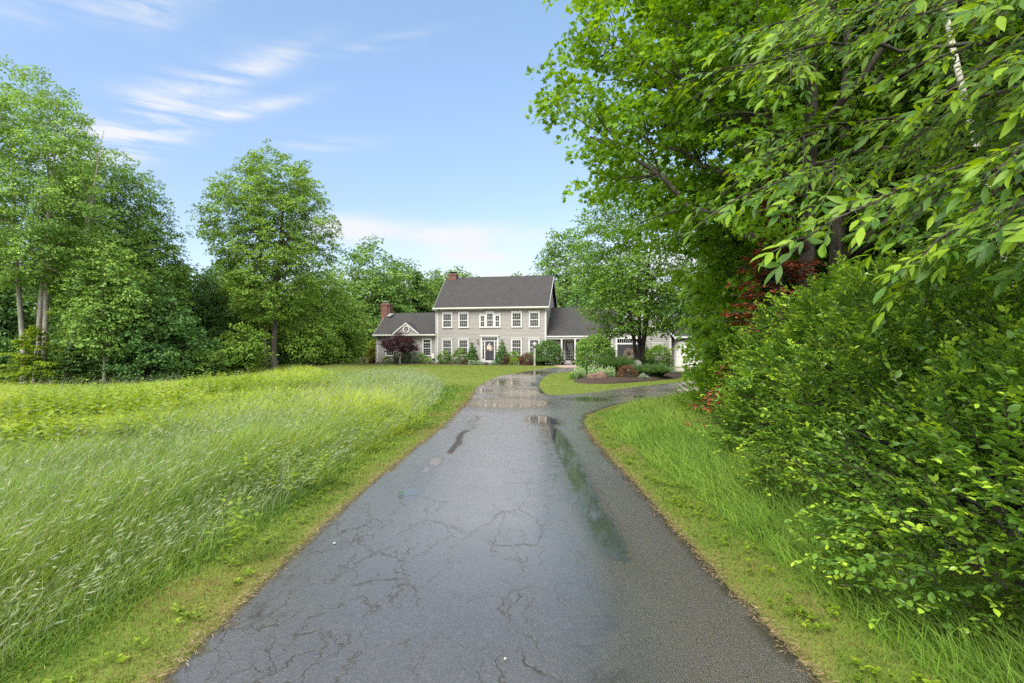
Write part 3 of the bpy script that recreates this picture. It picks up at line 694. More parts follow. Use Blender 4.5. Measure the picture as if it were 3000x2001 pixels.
MT['trim'] = simple_mat('white_trim', (.50, .50, .478), .45, .4, .06, 3)
MT['gutter'] = simple_mat('cream_gutter', (.60, .58, .51), .4, .4, .08, 3)
m, t, o_ = new_mat('taupe_siding')
co = t.n('ShaderNodeTexCoord').outputs['Object']
f1 = t.noise(t.mapping(co, (.35, .35, 7.6)), 1.0, 2); f2 = t.noise(co, 1.1, 4)
c = t.mix(t.ramp(f1, [(.35, (0,)), (.65, (1,))]), (.232, .215, .194), (.276, .258, .236)); c = t.mix(t.m('MULTIPLY', f2, .35), c, (.235, .228, .215))
b = t.n('ShaderNodeBsdfPrincipled', {'Base Color': c, 'Roughness': .55, 'Specular IOR Level': .3}); t.L.new(b.outputs[0], o_.inputs[0]); MT['siding'] = m
m, t, o_ = new_mat('asphalt_shingle')
uv = t.n('ShaderNodeTexCoord').outputs['UV']
br = t.n('ShaderNodeTexBrick', {'Vector': uv, 'Color1': (.020, .019, .018, 1), 'Color2': (.043, .041, .038, 1), 'Mortar': (.04, .04, .04, 1), 'Scale': 1.0, 'Mortar Size': .012, 'Brick Width': .33, 'Row Height': .15, 'Bias': -.1}, offset=.5)
f1 = t.noise(uv, 60, 2); f2 = t.noise(uv, .6, 4)
c = t.mix(.35, br.outputs['Color'], t.ramp(f1, [(.3, (.015, .015, .014)), (.7, (.042, .041, .039))]))
c = t.mix(t.ramp(f2, [(.4, (0,)), (.7, (.4,))]), c, (.036, .035, .033))
sw = t.m('FRACT', t.m('DIVIDE', t.n('ShaderNodeSeparateXYZ', {0: uv}).outputs[1], .15))
b = t.n('ShaderNodeBsdfPrincipled', {'Base Color': c, 'Roughness': .75, 'Specular IOR Level': .3})
bp = t.n('ShaderNodeBump', {'Strength': .8, 'Distance': .015, 'Height': t.m('ADD', t.m('MULTIPLY', sw, -1.0), t.m('MULTIPLY', f1, .5))}); t.L.new(bp.outputs[0], b.inputs['Normal'])
t.L.new(b.outputs[0], o_.inputs[0]); MT['shingle'] = m
def brick_mat(name, c1, c2, mo, bw=.21, rh=.07):
    m, t, o_ = new_mat(name)
    gco = t.n('ShaderNodeTexCoord').outputs['Object']; s = t.n('ShaderNodeSeparateXYZ', {0: gco})
    v = t.n('ShaderNodeCombineXYZ', {0: t.m('ADD', s.outputs[0], s.outputs[1]), 1: s.outputs[2], 2: 0.0}).outputs[0]
    br = t.n('ShaderNodeTexBrick', {'Vector': v, 'Color1': (*c1, 1), 'Color2': (*c2, 1), 'Mortar': (*mo, 1), 'Scale': 1.0, 'Mortar Size': .008, 'Brick Width': bw, 'Row Height': rh}, offset=.5)
    c = t.mix(t.m('MULTIPLY', t.noise(gco, 5, 4), .35), br.outputs['Color'], (c1[0] * .5, c1[1] * .5, c1[2] * .5))
    b = t.n('ShaderNodeBsdfPrincipled', {'Base Color': c, 'Roughness': .85, 'Specular IOR Level': .2}); t.L.new(b.outputs[0], o_.inputs[0]); return m
MT['brick'] = brick_mat('red_brick', (.115, .040, .029), (.165, .062, .044), (.145, .125, .11))
MT['foundation'] = simple_mat('concrete', (.27, .25, .225), .85, .2, .2, 4)
MT['granite'] = simple_mat('granite', (.19, .19, .20), .7, .3, .35, 18)
MT['doorpaint'] = simple_mat('charcoal_door', (.026, .026, .030), .38, .45)
MT['black'] = simple_mat('black_metal', (.012, .012, .013), .4, .5)
MT['brass'] = simple_mat('brass', (.55, .38, .14), .3, .5, metal=1.0)
MT['steel'] = simple_mat('galvanised', (.36, .38, .37), .4, .5, .2, 6, metal=.6)
MT['dark'] = simple_mat('dark_room', (.012, .012, .013), .9, .1)  # painted darkness of the unlit rooms, for sheets behind glass
MT['curtain'] = simple_mat('curtain', (.22, .22, .18), .9, .1, .25, 6)
MT['ivorybox'] = simple_mat('ivory_plastic', (.58, .55, .47), .5, .4)
MT['garagedoor'] = simple_mat('pale_door_paint', (.66, .65, .62), .5, .35, .06, 2)
m, t, o_ = new_mat('window_glass')
tr = t.n('ShaderNodeBsdfTransparent', {'Color': (.5, .53, .51, 1)}); gl = t.n('ShaderNodeBsdfGlossy', {'Color': (1, 1, 1, 1), 'Roughness': .03})
fr = t.n('ShaderNodeFresnel', {'IOR': 1.5}).outputs[0]
mx = t.n('ShaderNodeMixShader', {0: t.m('ADD', t.m('MULTIPLY', fr, 1.0), .0, True)}); t.L.new(tr.outputs[0], mx.inputs[1]); t.L.new(gl.outputs[0], mx.inputs[2]); t.L.new(mx.outputs[0], o_.inputs[0]); MT['glass'] = m
m, t, o_ = new_mat('lantern_glass')
b = t.n('ShaderNodeBsdfPrincipled', {'Base Color': (.5, .5, .47, 1), 'Roughness': .15, 'Specular IOR Level': .6}); t.L.new(b.outputs[0], o_.inputs[0]); MT['lampglass'] = m

Z0 = .30; TH = math.radians(10.5)
house = thing('house', 'large taupe clapboard colonial house with grey roof at the end of the driveway', 'house', (-8.24, 62.4, Z0), -TH)
def hw(u, v, z=None):
    """house place -> world"""
    x = -8.24 + u * math.cos(TH) + v * math.sin(TH); y = 62.4 - u * math.sin(TH) + v * math.cos(TH)
    return (x, y, tz(x, y) if z is None else z)

def boards(mb, z0, z1, span, face, rev=.135, lap=.034):
    """lapped clapboards; span(z) -> (a, b) along the wall, face(a, out, z) -> xyz"""
    z = z0
    while z < z1 - .01:
        zt = min(z + rev, z1); a0, b0 = span(z); a1, b1 = span(zt)
        if b0 - a0 > .02:
            if b1 - a1 < .02: a1 = b1 = (a0 + b0) / 2
            mb.poly([face(a0, lap, z), face(b0, lap, z), face(b1, .003, zt), face(a1, .003, zt)])
            mb.poly([face(a0, .0, z), face(b0, .0, z), face(b0, lap, z), face(a0, lap, z)])
        z += rev
def roof_slab(name, u0, u1, v0, z0, v1, z1, th, parent, mat=None):
    """one pitch of roof with shingle coordinates running along it"""
    L = math.hypot(v1 - v0, z1 - z0); n = (-(z1 - z0) / L, (v1 - v0) / L)
    P = [(u0, v0, z0), (u1, v0, z0), (u1, v1, z1), (u0, v1, z1)]
    mb = MB().prism(P, (0, -n[0] * -th if False else -n[0] * th, -n[1] * th))
    o = mb.build(name, mat or MT['shingle'], parent)
    uvl = o.data.uv_layers.new(name='UVMap')
    for lp in o.data.loops:
        co = o.data.vertices[lp.vertex_index].co
        uvl.data[lp.index].uv = (co.x, (co.y - v0) / (v1 - v0) * L)
    return o
def window(u0, u1, z0, z1, v, sashes, cols, cas=.12, head=True, curtain=True, parent=house, backing=True):
    """sashes: list of (share of height, rows) from the top"""
    w = MB(); y0, y1 = v - .075, v - .001
    w.box(u0, u0 + cas, y0, y1, z0, z1); w.box(u1 - cas, u1, y0, y1, z0, z1)
    w.box(u0 + cas, u1 - cas, y0, y1, z1 - cas - .03, z1); w.box(u0 + cas, u1 - cas, y0, y1, z0, z0 + .11)
    if head: w.box(u0 - .045, u1 + .045, v - .13, v - .001, z1, z1 + .055); w.box(u0 - .03, u1 + .03, v - .10, v - .001, z1 - .035, z1 - .002 + .002)
    w.box(u0 - .02, u1 + .02, v - .105, v - .077, z0 + .002, z0 + .05)
    wi = w.build('window', MT['trim'], parent)
    a, b, c, d = u0 + cas, u1 - cas, z0 + .11, z1 - cas - .03
    s = MB(); zt = d; panes = MB(); st = .034
    for share, rows in sashes:
        zb = zt - (d - c) * share
        s.box(a, a + st, v - .062, v - .03, zb, zt); s.box(b - st, b, v - .062, v - .03, zb, zt)
        s.box(a + st, b - st, v - .062, v - .03, zt - st, zt); s.box(a + st, b - st, v - .062, v - .03, zb, zb + st)
        for k in range(1, cols):
            x = a + st + (b - a - 2 * st) * k / cols; s.box(x - .008, x + .008, v - .056, v - .036, zb + st, zt - st)
        for k in range(1, rows):
            zz = zb + st + (zt - zb - 2 * st) * k / rows; s.box(a + st, b - st, v - .055, v - .037, zz - .008, zz + .008)
        panes.poly([(a + st, v - .043, zb + st), (b - st, v - .043, zb + st), (b - st, v - .043, zt - st), (a + st, v - .043, zt - st)])
        zt = zb
    s.build('sash', MT['trim'], wi); panes.build('pane', MT['glass'], wi)
    if backing: MB().poly([(a, v - .024, c), (b, v - .024, c), (b, v - .024, d), (a, v - .024, d)]).build('dark_backing', MT['dark'], wi)  # near-black sheet standing for the unlit room behind the panes
    if curtain:
        cu = MB(); zc = c + (d - c) * (.46 if curtain is True else curtain); wd = b - a
        for x0, x1 in ((a + .02, a + .40 * wd), (a + .46 * wd, a + .56 * wd), (b - .36 * wd, b - .02)):
            n = max(2, int((x1 - x0) / .035)); xs = [x0 + (x1 - x0) * i / n for i in range(n + 1)]
            for i in range(n): cu.poly([(xs[i], v - .031 + .005 * (i % 2), c), (xs[i + 1], v - .026 - .005 * (i % 2) , c), (xs[i + 1], v - .026 - .005 * (i % 2), zc), (xs[i], v - .031 + .005 * (i % 2), zc)])
        cu.build('curtain', MT['curtain'], wi)
    return wi

W, D, HE, HR, VR = 12.04, 8.6, 6.05, 9.95, 4.3          # main block
sl = (HR - 6.12) / (VR + .42)
MB().box(.03, W - .03, .03, D - .03, -.3, .30).build('foundation', MT['foundation'], house)
mb = MB(); mb.prism([(0, 0, .30), (0, D, .30), (0, D, HE), (0, VR, HE + VR * sl - .05), (0, 0, HE)], (W, 0, 0))
boards(mb, .28, HE, lambda z: (.12, W - .12), lambda a, o, z: (a, -o, z))
gsp = lambda z: (.12, D - .12) if z < HE else ((z - HE) / sl + .05, D - (z - HE) / sl - .05)
boards(mb, .28, HE + VR * sl, gsp, lambda a, o, z: (W + o, a, z))
boards(mb, .28, HE + VR * sl, gsp, lambda a, o, z: (-o, D - a, z))
mb.build('wall', MT['siding'], house)
for u in (-.035, W - .125):
    MB().box(u, u + .16, -.035, .125, .26, HE - .02).build('corner_board', MT['trim'], house)
rf = roof_slab('roof', -.30, W + .34, -.42, 6.16, VR, HR, .14, house)
roof_slab('roof', -.30, W + .34, D + .42, 6.16, VR, HR, .14, house)
for u in (-.335, W + .342):
    r = MB()
    for v0, v1 in ((-.42, VR), (D + .42, VR)): r.prism([(u, v0, 6.12), (u, v1, HR - .04), (u, v1, HR - .30), (u, v0, 5.86)], (.035, 0, 0))
    r.build('rake_board', MT['trim'], house)
MB().box(-.30, W + .34, -.455, -.425, 5.98, 6.155).box(-.30, W + .30, -.42, -.03, 5.94, 5.98).build('fascia', MT['gutter'], house)
MB().box(.05, W - .05, -.06, -.024, HE - .24, HE - .02).build('frieze_board', MT['siding'], house)
MB().box(-.32, W + .36, -.56, -.458, 6.03, 6.15).build('gutter', MT['gutter'], house)
def downspout(u, v0, zt, zb, v1=-.05):
    MB().tube([(u, v0, zt), (u, v0 + .02, zt - .12), (u, v1, zt - .42), (u, v1, zb + .15), (u, v1 - .12, zb)], [.038] * 5, 6).build('downspout', MT['trim'], house)
downspout(-.10, -.50, 6.03, .0, -.09); downspout(W + .02, -.50, 6.03, .0, -.09)
for u0, u1 in ((.62, 1.79), (2.46, 3.62), (8.32, 9.48), (10.21, 11.38)):
    window(u0, u1, 3.96, 5.66, -.02, [(.5, 2), (.5, 2)], 4)
    window(u0 - .03, u1 - .0, .93, 2.79, -.02, [(.5, 2), (.5, 2)], 4)
window(4.80, 5.52, 3.96, 5.42, -.02, [(.5, 2), (.5, 2)], 2, .13); window(6.44, 7.16, 3.96, 5.42, -.02, [(.5, 2), (.5, 2)], 2, .13)
window(5.53, 6.43, 3.96, 5.64, -.025, [(.5, 2), (.5, 2)], 4, .10)
# front door with sidelights and transom
su = MB(); a, b = 4.95, 6.94
for x0, x1, z0, z1 in ((a, a + .15, .24, 3.07), (b - .15, b, .24, 3.07), (a + .15, b - .15, 2.93, 3.07), (a + .15, b - .15, .24, .44), (a + .15, b - .15, 2.50, 2.585),
                       (5.405, 5.465, .44, 2.50), (6.425, 6.485, .44, 2.50), (5.10, 5.405, .44, .62), (6.485, 6.79, .44, .62)): su.box(x0, x1, -.11, -.001, z0, z1)
su.box(a - .06, b + .06, -.19, -.001, 3.07, 3.14); su.box(a - .03, b + .03, -.15, -.112, 2.98, 3.068)
sur = su.build('door_surround', MT['trim'], house)
mu = MB(); pn = MB()
for k in range(1, 5): x = 5.10 + 1.69 * k / 5; mu.box(x - .012, x + .012, -.085, -.05, 2.585, 2.93)
for x0, x1 in ((5.10, 5.405), (6.485, 6.79)):
    mu.box(x0, x0 + .07, -.09, -.05, .62, 2.5); mu.box(x1 - .07, x1, -.09, -.05, .62, 2.5)
    for k in range(1, 5): z = .62 + 1.88 * k / 5; mu.box(x0 + .07, x1 - .07, -.085, -.05, z - .012, z + .012)
    pn.box(x0 + .07, x1 - .07, -.06, -.055, .62, 2.5)
pn.box(5.10, 6.79, -.06, -.055, 2.585, 2.93)
mu.build('muntins', MT['trim'], sur); pn.build('pane', MT['glass'], sur)
MB().box(5.10, 6.79, -.03, -.025, .62, 2.93).build('dark_backing', MT['dark'], sur)
dr = MB().box(5.465, 6.425, -.07, -.032, .44, 2.50)
for r0, r1 in ((.56, 1.02), (1.14, 1.42), (1.50, 2.02), (2.10, 2.38)):
    for x0 in (5.56, 6.00): dr.box(x0, x0 + .33, -.084, -.071, r0, r1); dr.box(x0 + .05, x0 + .28, -.092, -.085, r0 + .05, r1 - .05)
door = dr.build('door', MT['doorpaint'], house, .006)
MB().lathe([(.0, -.03), (.025, -.02), (.03, 0), (.02, .02)], (0, 0, 0), 10).tube([(0, 0, -.15), (0, 0, -.03)], [.02, .02]).build('handle', MT['brass'], door).location = (5.53, -.11, 1.46)
MB().box(4.75, 7.15, -1.25, -.12, -.3, .10).box(4.85, 7.05, -.80, -.12, .101, .235).build('step', MT['granite'], house, .01)
# house number over the door
def figures(s, u, z, h, v, parent, mat):
    cu = bpy.data.curves.new('house_number', 'FONT'); cu.body = s; cu.size = h; cu.extrude = .008; cu.align_x = 'CENTER'
    tmp = bpy.data.objects.new('house_number', cu); COL.objects.link(tmp); me = bpy.data.meshes.new_from_object(tmp.evaluated_get(bpy.context.evaluated_depsgraph_get())); bpy.data.objects.remove(tmp)
    o = link(bpy.data.objects.new('house_number', me), parent); o.location = (u, v, z); o.rotation_euler = (PI / 2, 0, 0); me.materials.clear(); me.materials.append(mat); return o
figures('10', 5.945, 2.955, .15, -.122, house, MT['steel'])
for u in (4.62, 7.26):
    l = MB().box(u - .05, u + .05, -.05, -.02, 2.42, 2.72).tube([(u, -.05, 2.66), (u, -.16, 2.72), (u, -.19, 2.62)], [.014] * 3, 6)
    l.lathe([(.012, .22), (.03, .19), (.085, .12), (.09, .10)], (u, -.19, 2.42), 10).lathe([(.07, -.13), (.075, -.10), (.02, -.10)], (u, -.19, 2.42), 10)
    for k in range(4): a_ = PI / 4 + k * PI / 2; l.tube([(u + .07 * math.cos(a_), -.19 + .07 * math.sin(a_), 2.30), (u + .082 * math.cos(a_), -.19 + .082 * math.sin(a_), 2.53)], [.008, .008], 4)
    lo = l.build('wall_lantern', MT['black'], house)
    MB().lathe([(.055, -.10), (.068, .10)], (u, -.19, 2.42), 10).build('lantern_glass', MT['lampglass'], lo)
ch = MB().box(.10, 1.02, 4.0, 4.9, 8.6, 10.40).box(.05, 1.07, 3.95, 4.95, 10.28, 10.40 + .002).box(.08, 1.04, 3.98, 4.92, 10.402, 10.46).build('chimney', MT['brick'], house)
MB().box(.30, .82, 4.2, 4.7, 10.46, 10.56).box(.12, 1.0, 4.05, 4.85, 10.66, 10.72).box(.32, .36, 4.22, 4.26, 10.56, 10.66).box(.76, .80, 4.22, 4.26, 10.56, 10.66).build('chimney_cap', MT['black'], ch)

# wing on the left
WL, WD, WE, WR, WV = -7.06, 6.6, 3.14, 5.82, 3.45
wsl = (WR - 3.28) / (WV - .2 + .42)
MB().box(WL + .03, -.04, .23, WD, -.3, .28).build('foundation', MT['foundation'], house)
mb = MB(); mb.prism([(WL, .2, .28), (WL, WD, .28), (WL, WD, WE), (WL, WV, WE + (WV - .2) * wsl - .05), (WL, .2, WE)], (-WL - .005, 0, 0))
boards(mb, .26, WE, lambda z: (WL + .13, -.13), lambda a, o, z: (a, .2 - o, z))
boards(mb, .26, WE + 3 * wsl, lambda z: (.33, WD - .13) if z < WE else (.2 + (z - WE) / wsl + .05, WD - .2 - (z - WE) / wsl - .05), lambda a, o, z: (WL - o, WD + .2 - a, z))
mb.build('wall', MT['siding'], house)
MB().box(WL - .035, WL + .13, .165, .32, .24, WE - .02).build('corner_board', MT['trim'], house)
roof_slab('roof', WL - .32, -.045, -.22, 3.30, WV, WR, .13, house)
roof_slab('roof', WL - .32, -.045, 2 * WV + .22, 3.30, WV, WR, .13, house)
MB().prism([(WL - .355, -.22, 3.27), (WL - .355, WV, WR - .03), (WL - .355, WV, WR - .26), (WL - .355, -.22, 3.04)], (.033, 0, 0)).build('rake_board', MT['trim'], house)
MB().box(WL - .32, -.05, -.255, -.225, 3.12, 3.295).box(WL - .3, -.05, -.22, .17, 3.08, 3.12).build('fascia', MT['gutter'], house)
MB().box(WL - .34, -.10, -.36, -.257, 3.17, 3.285).build('gutter', MT['gutter'], house)
MB().box(WL + .14, -.13, .135, .175, WE - .22, WE - .02).build('frieze_board', MT['siding'], house)
downspout(WL - .06, -.30, 3.17, .0, .10)
window(-1.73, -.63, .87, 2.85, .18, [(.20, 1), (.34, 2), (.46, 3)], 4, .12, True, False)
window(-6.03, -4.94, .87, 2.85, .18, [(.20, 1), (.34, 2), (.46, 3)], 4, .12, True, False)
pu0, pu1, pz0, pz1 = -5.16, -1.84, 3.36, 4.66; pc = (pu0 + pu1) / 2
ped = MB().prism([(pu0 + .12, -.20, pz0 - .05), (pu1 - .12, -.20, pz0 - .05), (pc, -.20, pz1 - .12)], (0, 1.9, 0))
boards(ped, pz0, pz1 - .16, lambda z: (pc - (pz1 - .16 - z) * 1.26, pc + (pz1 - .16 - z) * 1.26), lambda a, o, z: (a, -.205 - o, z))
pedo = ped.build('pediment', MT['siding'], house)
rk = MB()
for sgn, ue in ((-1, pu0), (1, pu1)):
    rk.prism([(ue, -.34, pz0 - .02), (pc, -.34, pz1), (pc, -.34, pz1 - .21), (ue + sgn * -.27, -.34, pz0 - .02)], (0, .10, 0))
rk.build('rake_board', MT['trim'], pedo)
pr = MB(); pr.prism([(pu0 - .05, -.38, pz0 + .0), (pc, -.38, pz1 + .05), (pu1 + .05, -.38, pz0 + .0), (pc, -.38, pz1 + .01)], (0, 2.1, 0)); pr.build('pediment_roof', MT['shingle'], pedo)
ov = MB(); n = 28
ring = lambda r0, r1, y0, y1, rz: [ov.prism([(pc + .06 + r * math.cos(q), y0, 3.87 + r * rz * math.sin(q)) for r, q in ((r0, a_), (r1, a_), (r1, a_ + 2 * PI / n), (r0, a_ + 2 * PI / n))], (0, y1 - y0, 0)) for a_ in [2 * PI * k / n for k in range(n)]]
ring(.265, .385, -.30, -.21, 1.12)
ovo = ov.build('round_window', MT['trim'], house)
mu = MB()
for k in (-1, 1): mu.box(pc + .06 + k * .085 - .014, pc + .06 + k * .085 + .014, -.275, -.255, 3.60, 4.14); mu.box(pc - .19, pc + .31, -.274, -.256, 3.87 + k * .10 - .014, 3.87 + k * .10 + .014)
mu.build('muntins', MT['trim'], ovo)
MB().poly([(pc + .06 + .27 * math.cos(2 * PI * k / n), -.25, 3.87 + .30 * math.sin(2 * PI * k / n)) for k in range(n)]).build('pane', MT['glass'], ovo)
MB().poly([(pc + .06 + .27 * math.cos(2 * PI * k / n), -.235, 3.87 + .30 * math.sin(2 * PI * k / n)) for k in range(n)]).build('dark_backing', MT['dark'], ovo)
ch = MB().box(-7.78, -6.98, 2.9, 3.9, -.3, 6.80).box(-7.74, -6.74, 3.0, 3.8, 3.6, 6.80 - .005).box(-7.83, -6.69, 2.86, 3.94, 6.80, 7.02).build('chimney', MT['brick'], house)
cp = MB().box(-7.6, -6.95, 3.1, 3.7, 7.02, 7.06)
for x in (-7.58, -7.02):
    for y in (3.12, 3.64): cp.box(x, x + .04, y, y + .04, 7.06, 7.24)
for k in range(9): x = -7.58 + k * .066; cp.box(x, x + .012, 3.11, 3.12, 7.06, 7.24)
cp.prism([(-7.72, 3.0, 7.24), (-6.82, 3.0, 7.24), (-7.27, 3.0, 7.33)], (0, .8, 0))
cp.build('chimney_cap', MT['steel'], ch)
MB().prism([(-6.9, 3.0 - .42, 5.52), (-6.5, 3.0 - .42, 5.52), (-6.3, 3.0, 5.83), (-6.75, 3.0, 5.83)], (0, .05, .05)).build('flashing', MT['steel'], house)
ub = MB().box(-.62, -.28, -.02, .16, .62, 1.18).box(-.36, -.27, -.06, -.021, .80, 1.12).build('utility_box', MT['ivorybox'], house, .012)
MB().tube([(-.45, .1, .62), (-.45, .1, .48), (-.15, .1, .44)], [.03] * 3, 6).build('pipe', MT['black'], ub)

# link with entry porch
C0, C1, CV, CE, CR = W + .03, 19.1, 4.3, 3.02, 6.28
mb = MB().box(C0, C1, 1.9, 7.5, .0, CE + .4)
boards(mb, .28, CE, lambda z: (C0, C1), lambda a, o, z: (a, 1.9 - o, z)); mb.build('wall', MT['siding'], house)
roof_slab('roof', C0, C1 + .4, .10, 3.06, CV, CR, .13, house); roof_slab('roof', C0, C1 + .4, 2 * CV - .1, 3.06, CV, CR, .13, house)
MB().box(C0, C1, .13, .30, 2.70, 3.02).build('fascia', MT['trim'], house)
MB().box(C0, C1, -.02, .10, 2.92, 3.05).build('gutter', MT['trim'], house)
MB().box(C0, C1, .301, 1.89, 2.86, 2.90).build('porch_ceiling', MT['trim'], house)
MB().box(C0, C1, .15, 1.88, -.2, .20).build('porch_floor', MT['foundation'], house)
for u in (13.60, 15.02, 17.2):
    MB().box(u, u + .16, .14, .30, .20, 2.70).box(u - .03, u + .19, .11, .33, .201, .30).box(u - .03, u + .19, .11, .13, 2.58, 2.69).build('porch_post', MT['trim'], house)
for u0, u1 in ((15.20, 17.18), (12.2, 13.58)):
    r = MB().box(u0, u1, .19, .25, .98, 1.05).box(u0, u1, .20, .24, .32, .37)
    for k in range(int((u1 - u0) / .14)): x = u0 + .1 + k * .14; r.box(x, x + .035, .205, .235, .37, .98)
    r.build('porch_railing', MT['trim'], house)
s = MB()
for x0, x1, z0, z1 in ((13.78, 13.92, .20, 2.6), (14.88, 15.02, .20, 2.6), (13.92, 14.88, 2.49, 2.6), (13.92, 14.88, .20, .42)): s.box(x0, x1, 1.80, 1.878, z0, z1)
s.build('door_surround', MT['trim'], house)
dd_ = MB()
for x0, x1, z0, z1 in ((13.92, 14.08, .42, 2.49), (14.72, 14.88, .42, 2.49), (14.08, 14.72, .42, .66), (14.08, 14.72, 2.34, 2.49)): dd_.box(x0, x1, 1.82, 1.87, z0, z1)
gd = dd_.build('glazed_door', MT['doorpaint'], house)
mu = MB()
for x in (14.08, 14.28, 14.50, 14.70): mu.box(x, x + .022, 1.81, 1.835, .66, 2.34)
for k in range(6): z = .66 + 1.66 * k / 5; mu.box(14.08, 14.722, 1.812, 1.834, z, z + .022)
mu.build('muntins', MT['trim'], gd); MB().box(14.08, 14.72, 1.845, 1.85, .66, 2.34).build('pane', MT['glass'], gd); MB().box(14.08, 14.72, 1.868, 1.872, .66, 2.34).build('dark_backing', MT['dark'], gd)
window(12.5, 13.5, .75, 2.45, 1.88, [(.5, 1), (.5, 1)], 1, .11, True, False)
MB().box(13.5, 15.3, -.55, .13, -.2, .10).build('step', MT['granite'], house, .01)

# garage with carriage doors and side bay
G0, G1, GV, GE = 18.9, 24.25, -6.4, 3.1; gc = (G0 + G1) / 2; gz = 6.2; gs = (gz - GE) / (gc - G0)
mb = MB().prism([(G0, GV, -.3), (G1, GV, -.3), (G1, GV, GE), (gc, GV, gz), (G0, GV, GE)], (0, 9.0, 0))
boards(mb, .10, gz, lambda z: (G0 + .13, G1 - .13) if z < GE else (G0 + (z - GE) / gs + .04, G1 - (z - GE) / gs - .04), lambda a, o, z: (a, GV - o, z), .16)
boards(mb, .10, GE, lambda z: (GV + .13, 1.8), lambda a, o, z: (G0 - o, a, z), .16); mb.build('wall', MT['siding'], house)
for u in (G0 - .03, G1 - .13): MB().box(u, u + .16, GV - .035, GV + .125, .06, GE).build('corner_board', MT['trim'], house)
for sg, ue in ((1, G0 - .4), (-1, G1 + .4)):
    zz = GE - .4 * gs + .06
    mbr = MB().prism([(ue, GV - .35, zz), (gc, GV - .35, gz + .08), (gc, GV - .35, gz - .06), (ue, GV - .35, zz - .14)], (0, 9.4, 0)); ro = mbr.build('roof', MT['shingle'], house)
    uvl = ro.data.uv_layers.new(name='UVMap')
    for lp in ro.data.loops: cc = ro.data.vertices[lp.vertex_index].co; uvl.data[lp.index].uv = (cc.y, cc.z * 1.3)
    MB().prism([(ue, GV - .385, zz - .02), (gc, GV - .385, gz + .06), (gc, GV - .385, gz - .18), (ue, GV - .385, zz - .26)], (0, .033, 0)).build('rake_board', MT['trim'], house)
s = MB()
for x0, x1, z0, z1 in ((19.30, 19.46, .02, 2.72), (21.76, 21.92, .02, 2.72), (19.46, 21.76, 2.05, 2.18), (19.46, 21.76, 2.55, 2.72), (19.22, 22.0, 2.72, 2.80)): s.box(x0, x1, GV - .10, GV - .021, z0, z1)
gsu = s.build('door_surround', MT['trim'], house)
mu = MB()
for k in range(1, 12): x = 19.46 + 2.3 * k / 12; mu.box(x - .012, x + .012, GV - .085, GV - .05, 2.18, 2.55)
mu.build('muntins', MT['trim'], gsu); MB().box(19.46, 21.76, GV - .055, GV - .05, 2.18, 2.55).build('pane', MT['glass'], gsu); MB().box(19.46, 21.76, GV - .032, GV - .028, 2.18, 2.55).build('dark_backing', MT['dark'], gsu)
for x0 in (19.46, 20.61):
    q = MB().box(x0 + .003, x0 + 1.147, GV - .06, GV - .022, .02, 2.05)
    for z0, z1 in ((.12, .95), (1.05, 1.95)): q.box(x0 + .12, x0 + 1.03, GV - .075, GV - .061, z0, z1)
    q.build('carriage_door', MT['doorpaint'], house)
window(22.62, 23.62, 1.15, 2.12, GV - .02, [(1, 2)], 3, .12, True, False)
A1, AV = 31.5, -5.7
mb = MB().box(G1 + .005, A1, AV, 2.0, -.3, 2.75); boards(mb, .10, 2.75, lambda z: (G1 + .01, A1), lambda a, o, z: (a, AV - o, z), .16); mb.build('wall', MT['siding'], house)
roof_slab('roof', G1 + .41, A1 + .3, AV - .35, 2.80, -1.8, 4.75, .13, house); roof_slab('roof', G1 + .41, A1 + .3, 2.35, 2.80, -1.8, 4.75, .13, house)
MB().box(G1 + .41, A1 + .3, AV - .385, AV - .355, 2.62, 2.79).build('fascia', MT['trim'], house)
for u0 in (24.75, 28.1):
    n = 14; up_ = [(u0 + 1.35 + 1.35 * math.cos(PI * k / n), AV - .06, 1.85 + .42 * math.sin(PI * k / n)) for k in range(n + 1)]
    q = MB().prism([(u0, AV - .06, .0), (u0 + 2.7, AV - .06, .0)] + up_, (0, .04, 0))
    for k in range(4):
        for z0, z1 in ((.1, .85), (.95, 1.75)): q.box(u0 + .08 + k * .66, u0 + .64 + k * .66, AV - .075, AV - .061, z0, z1)
    gdo = q.build('garage_door', MT['garagedoor'], house)
    MB().box(u0 + 1.2, u0 + 1.24, AV - .11, AV - .076, .8, .95).build('handle', MT['black'], gdo)
    tr_ = MB()
    for k in range(n):
        a0, a1 = PI * k / n, PI * (k + 1) / n
        tr_.prism([(u0 + 1.35 + (1.35 + e) * math.cos(a_), AV - .09, 1.85 + (.42 + e) * math.sin(a_)) for e, a_ in ((0, a0), (.14, a0), (.14, a1), (0, a1))], (0, .068, 0))
    tr_.box(u0 - .14, u0, AV - .09, AV - .022, 0, 1.85).box(u0 + 2.7, u0 + 2.84, AV - .09, AV - .022, 0, 1.85).build('door_trim', MT['trim'], house)

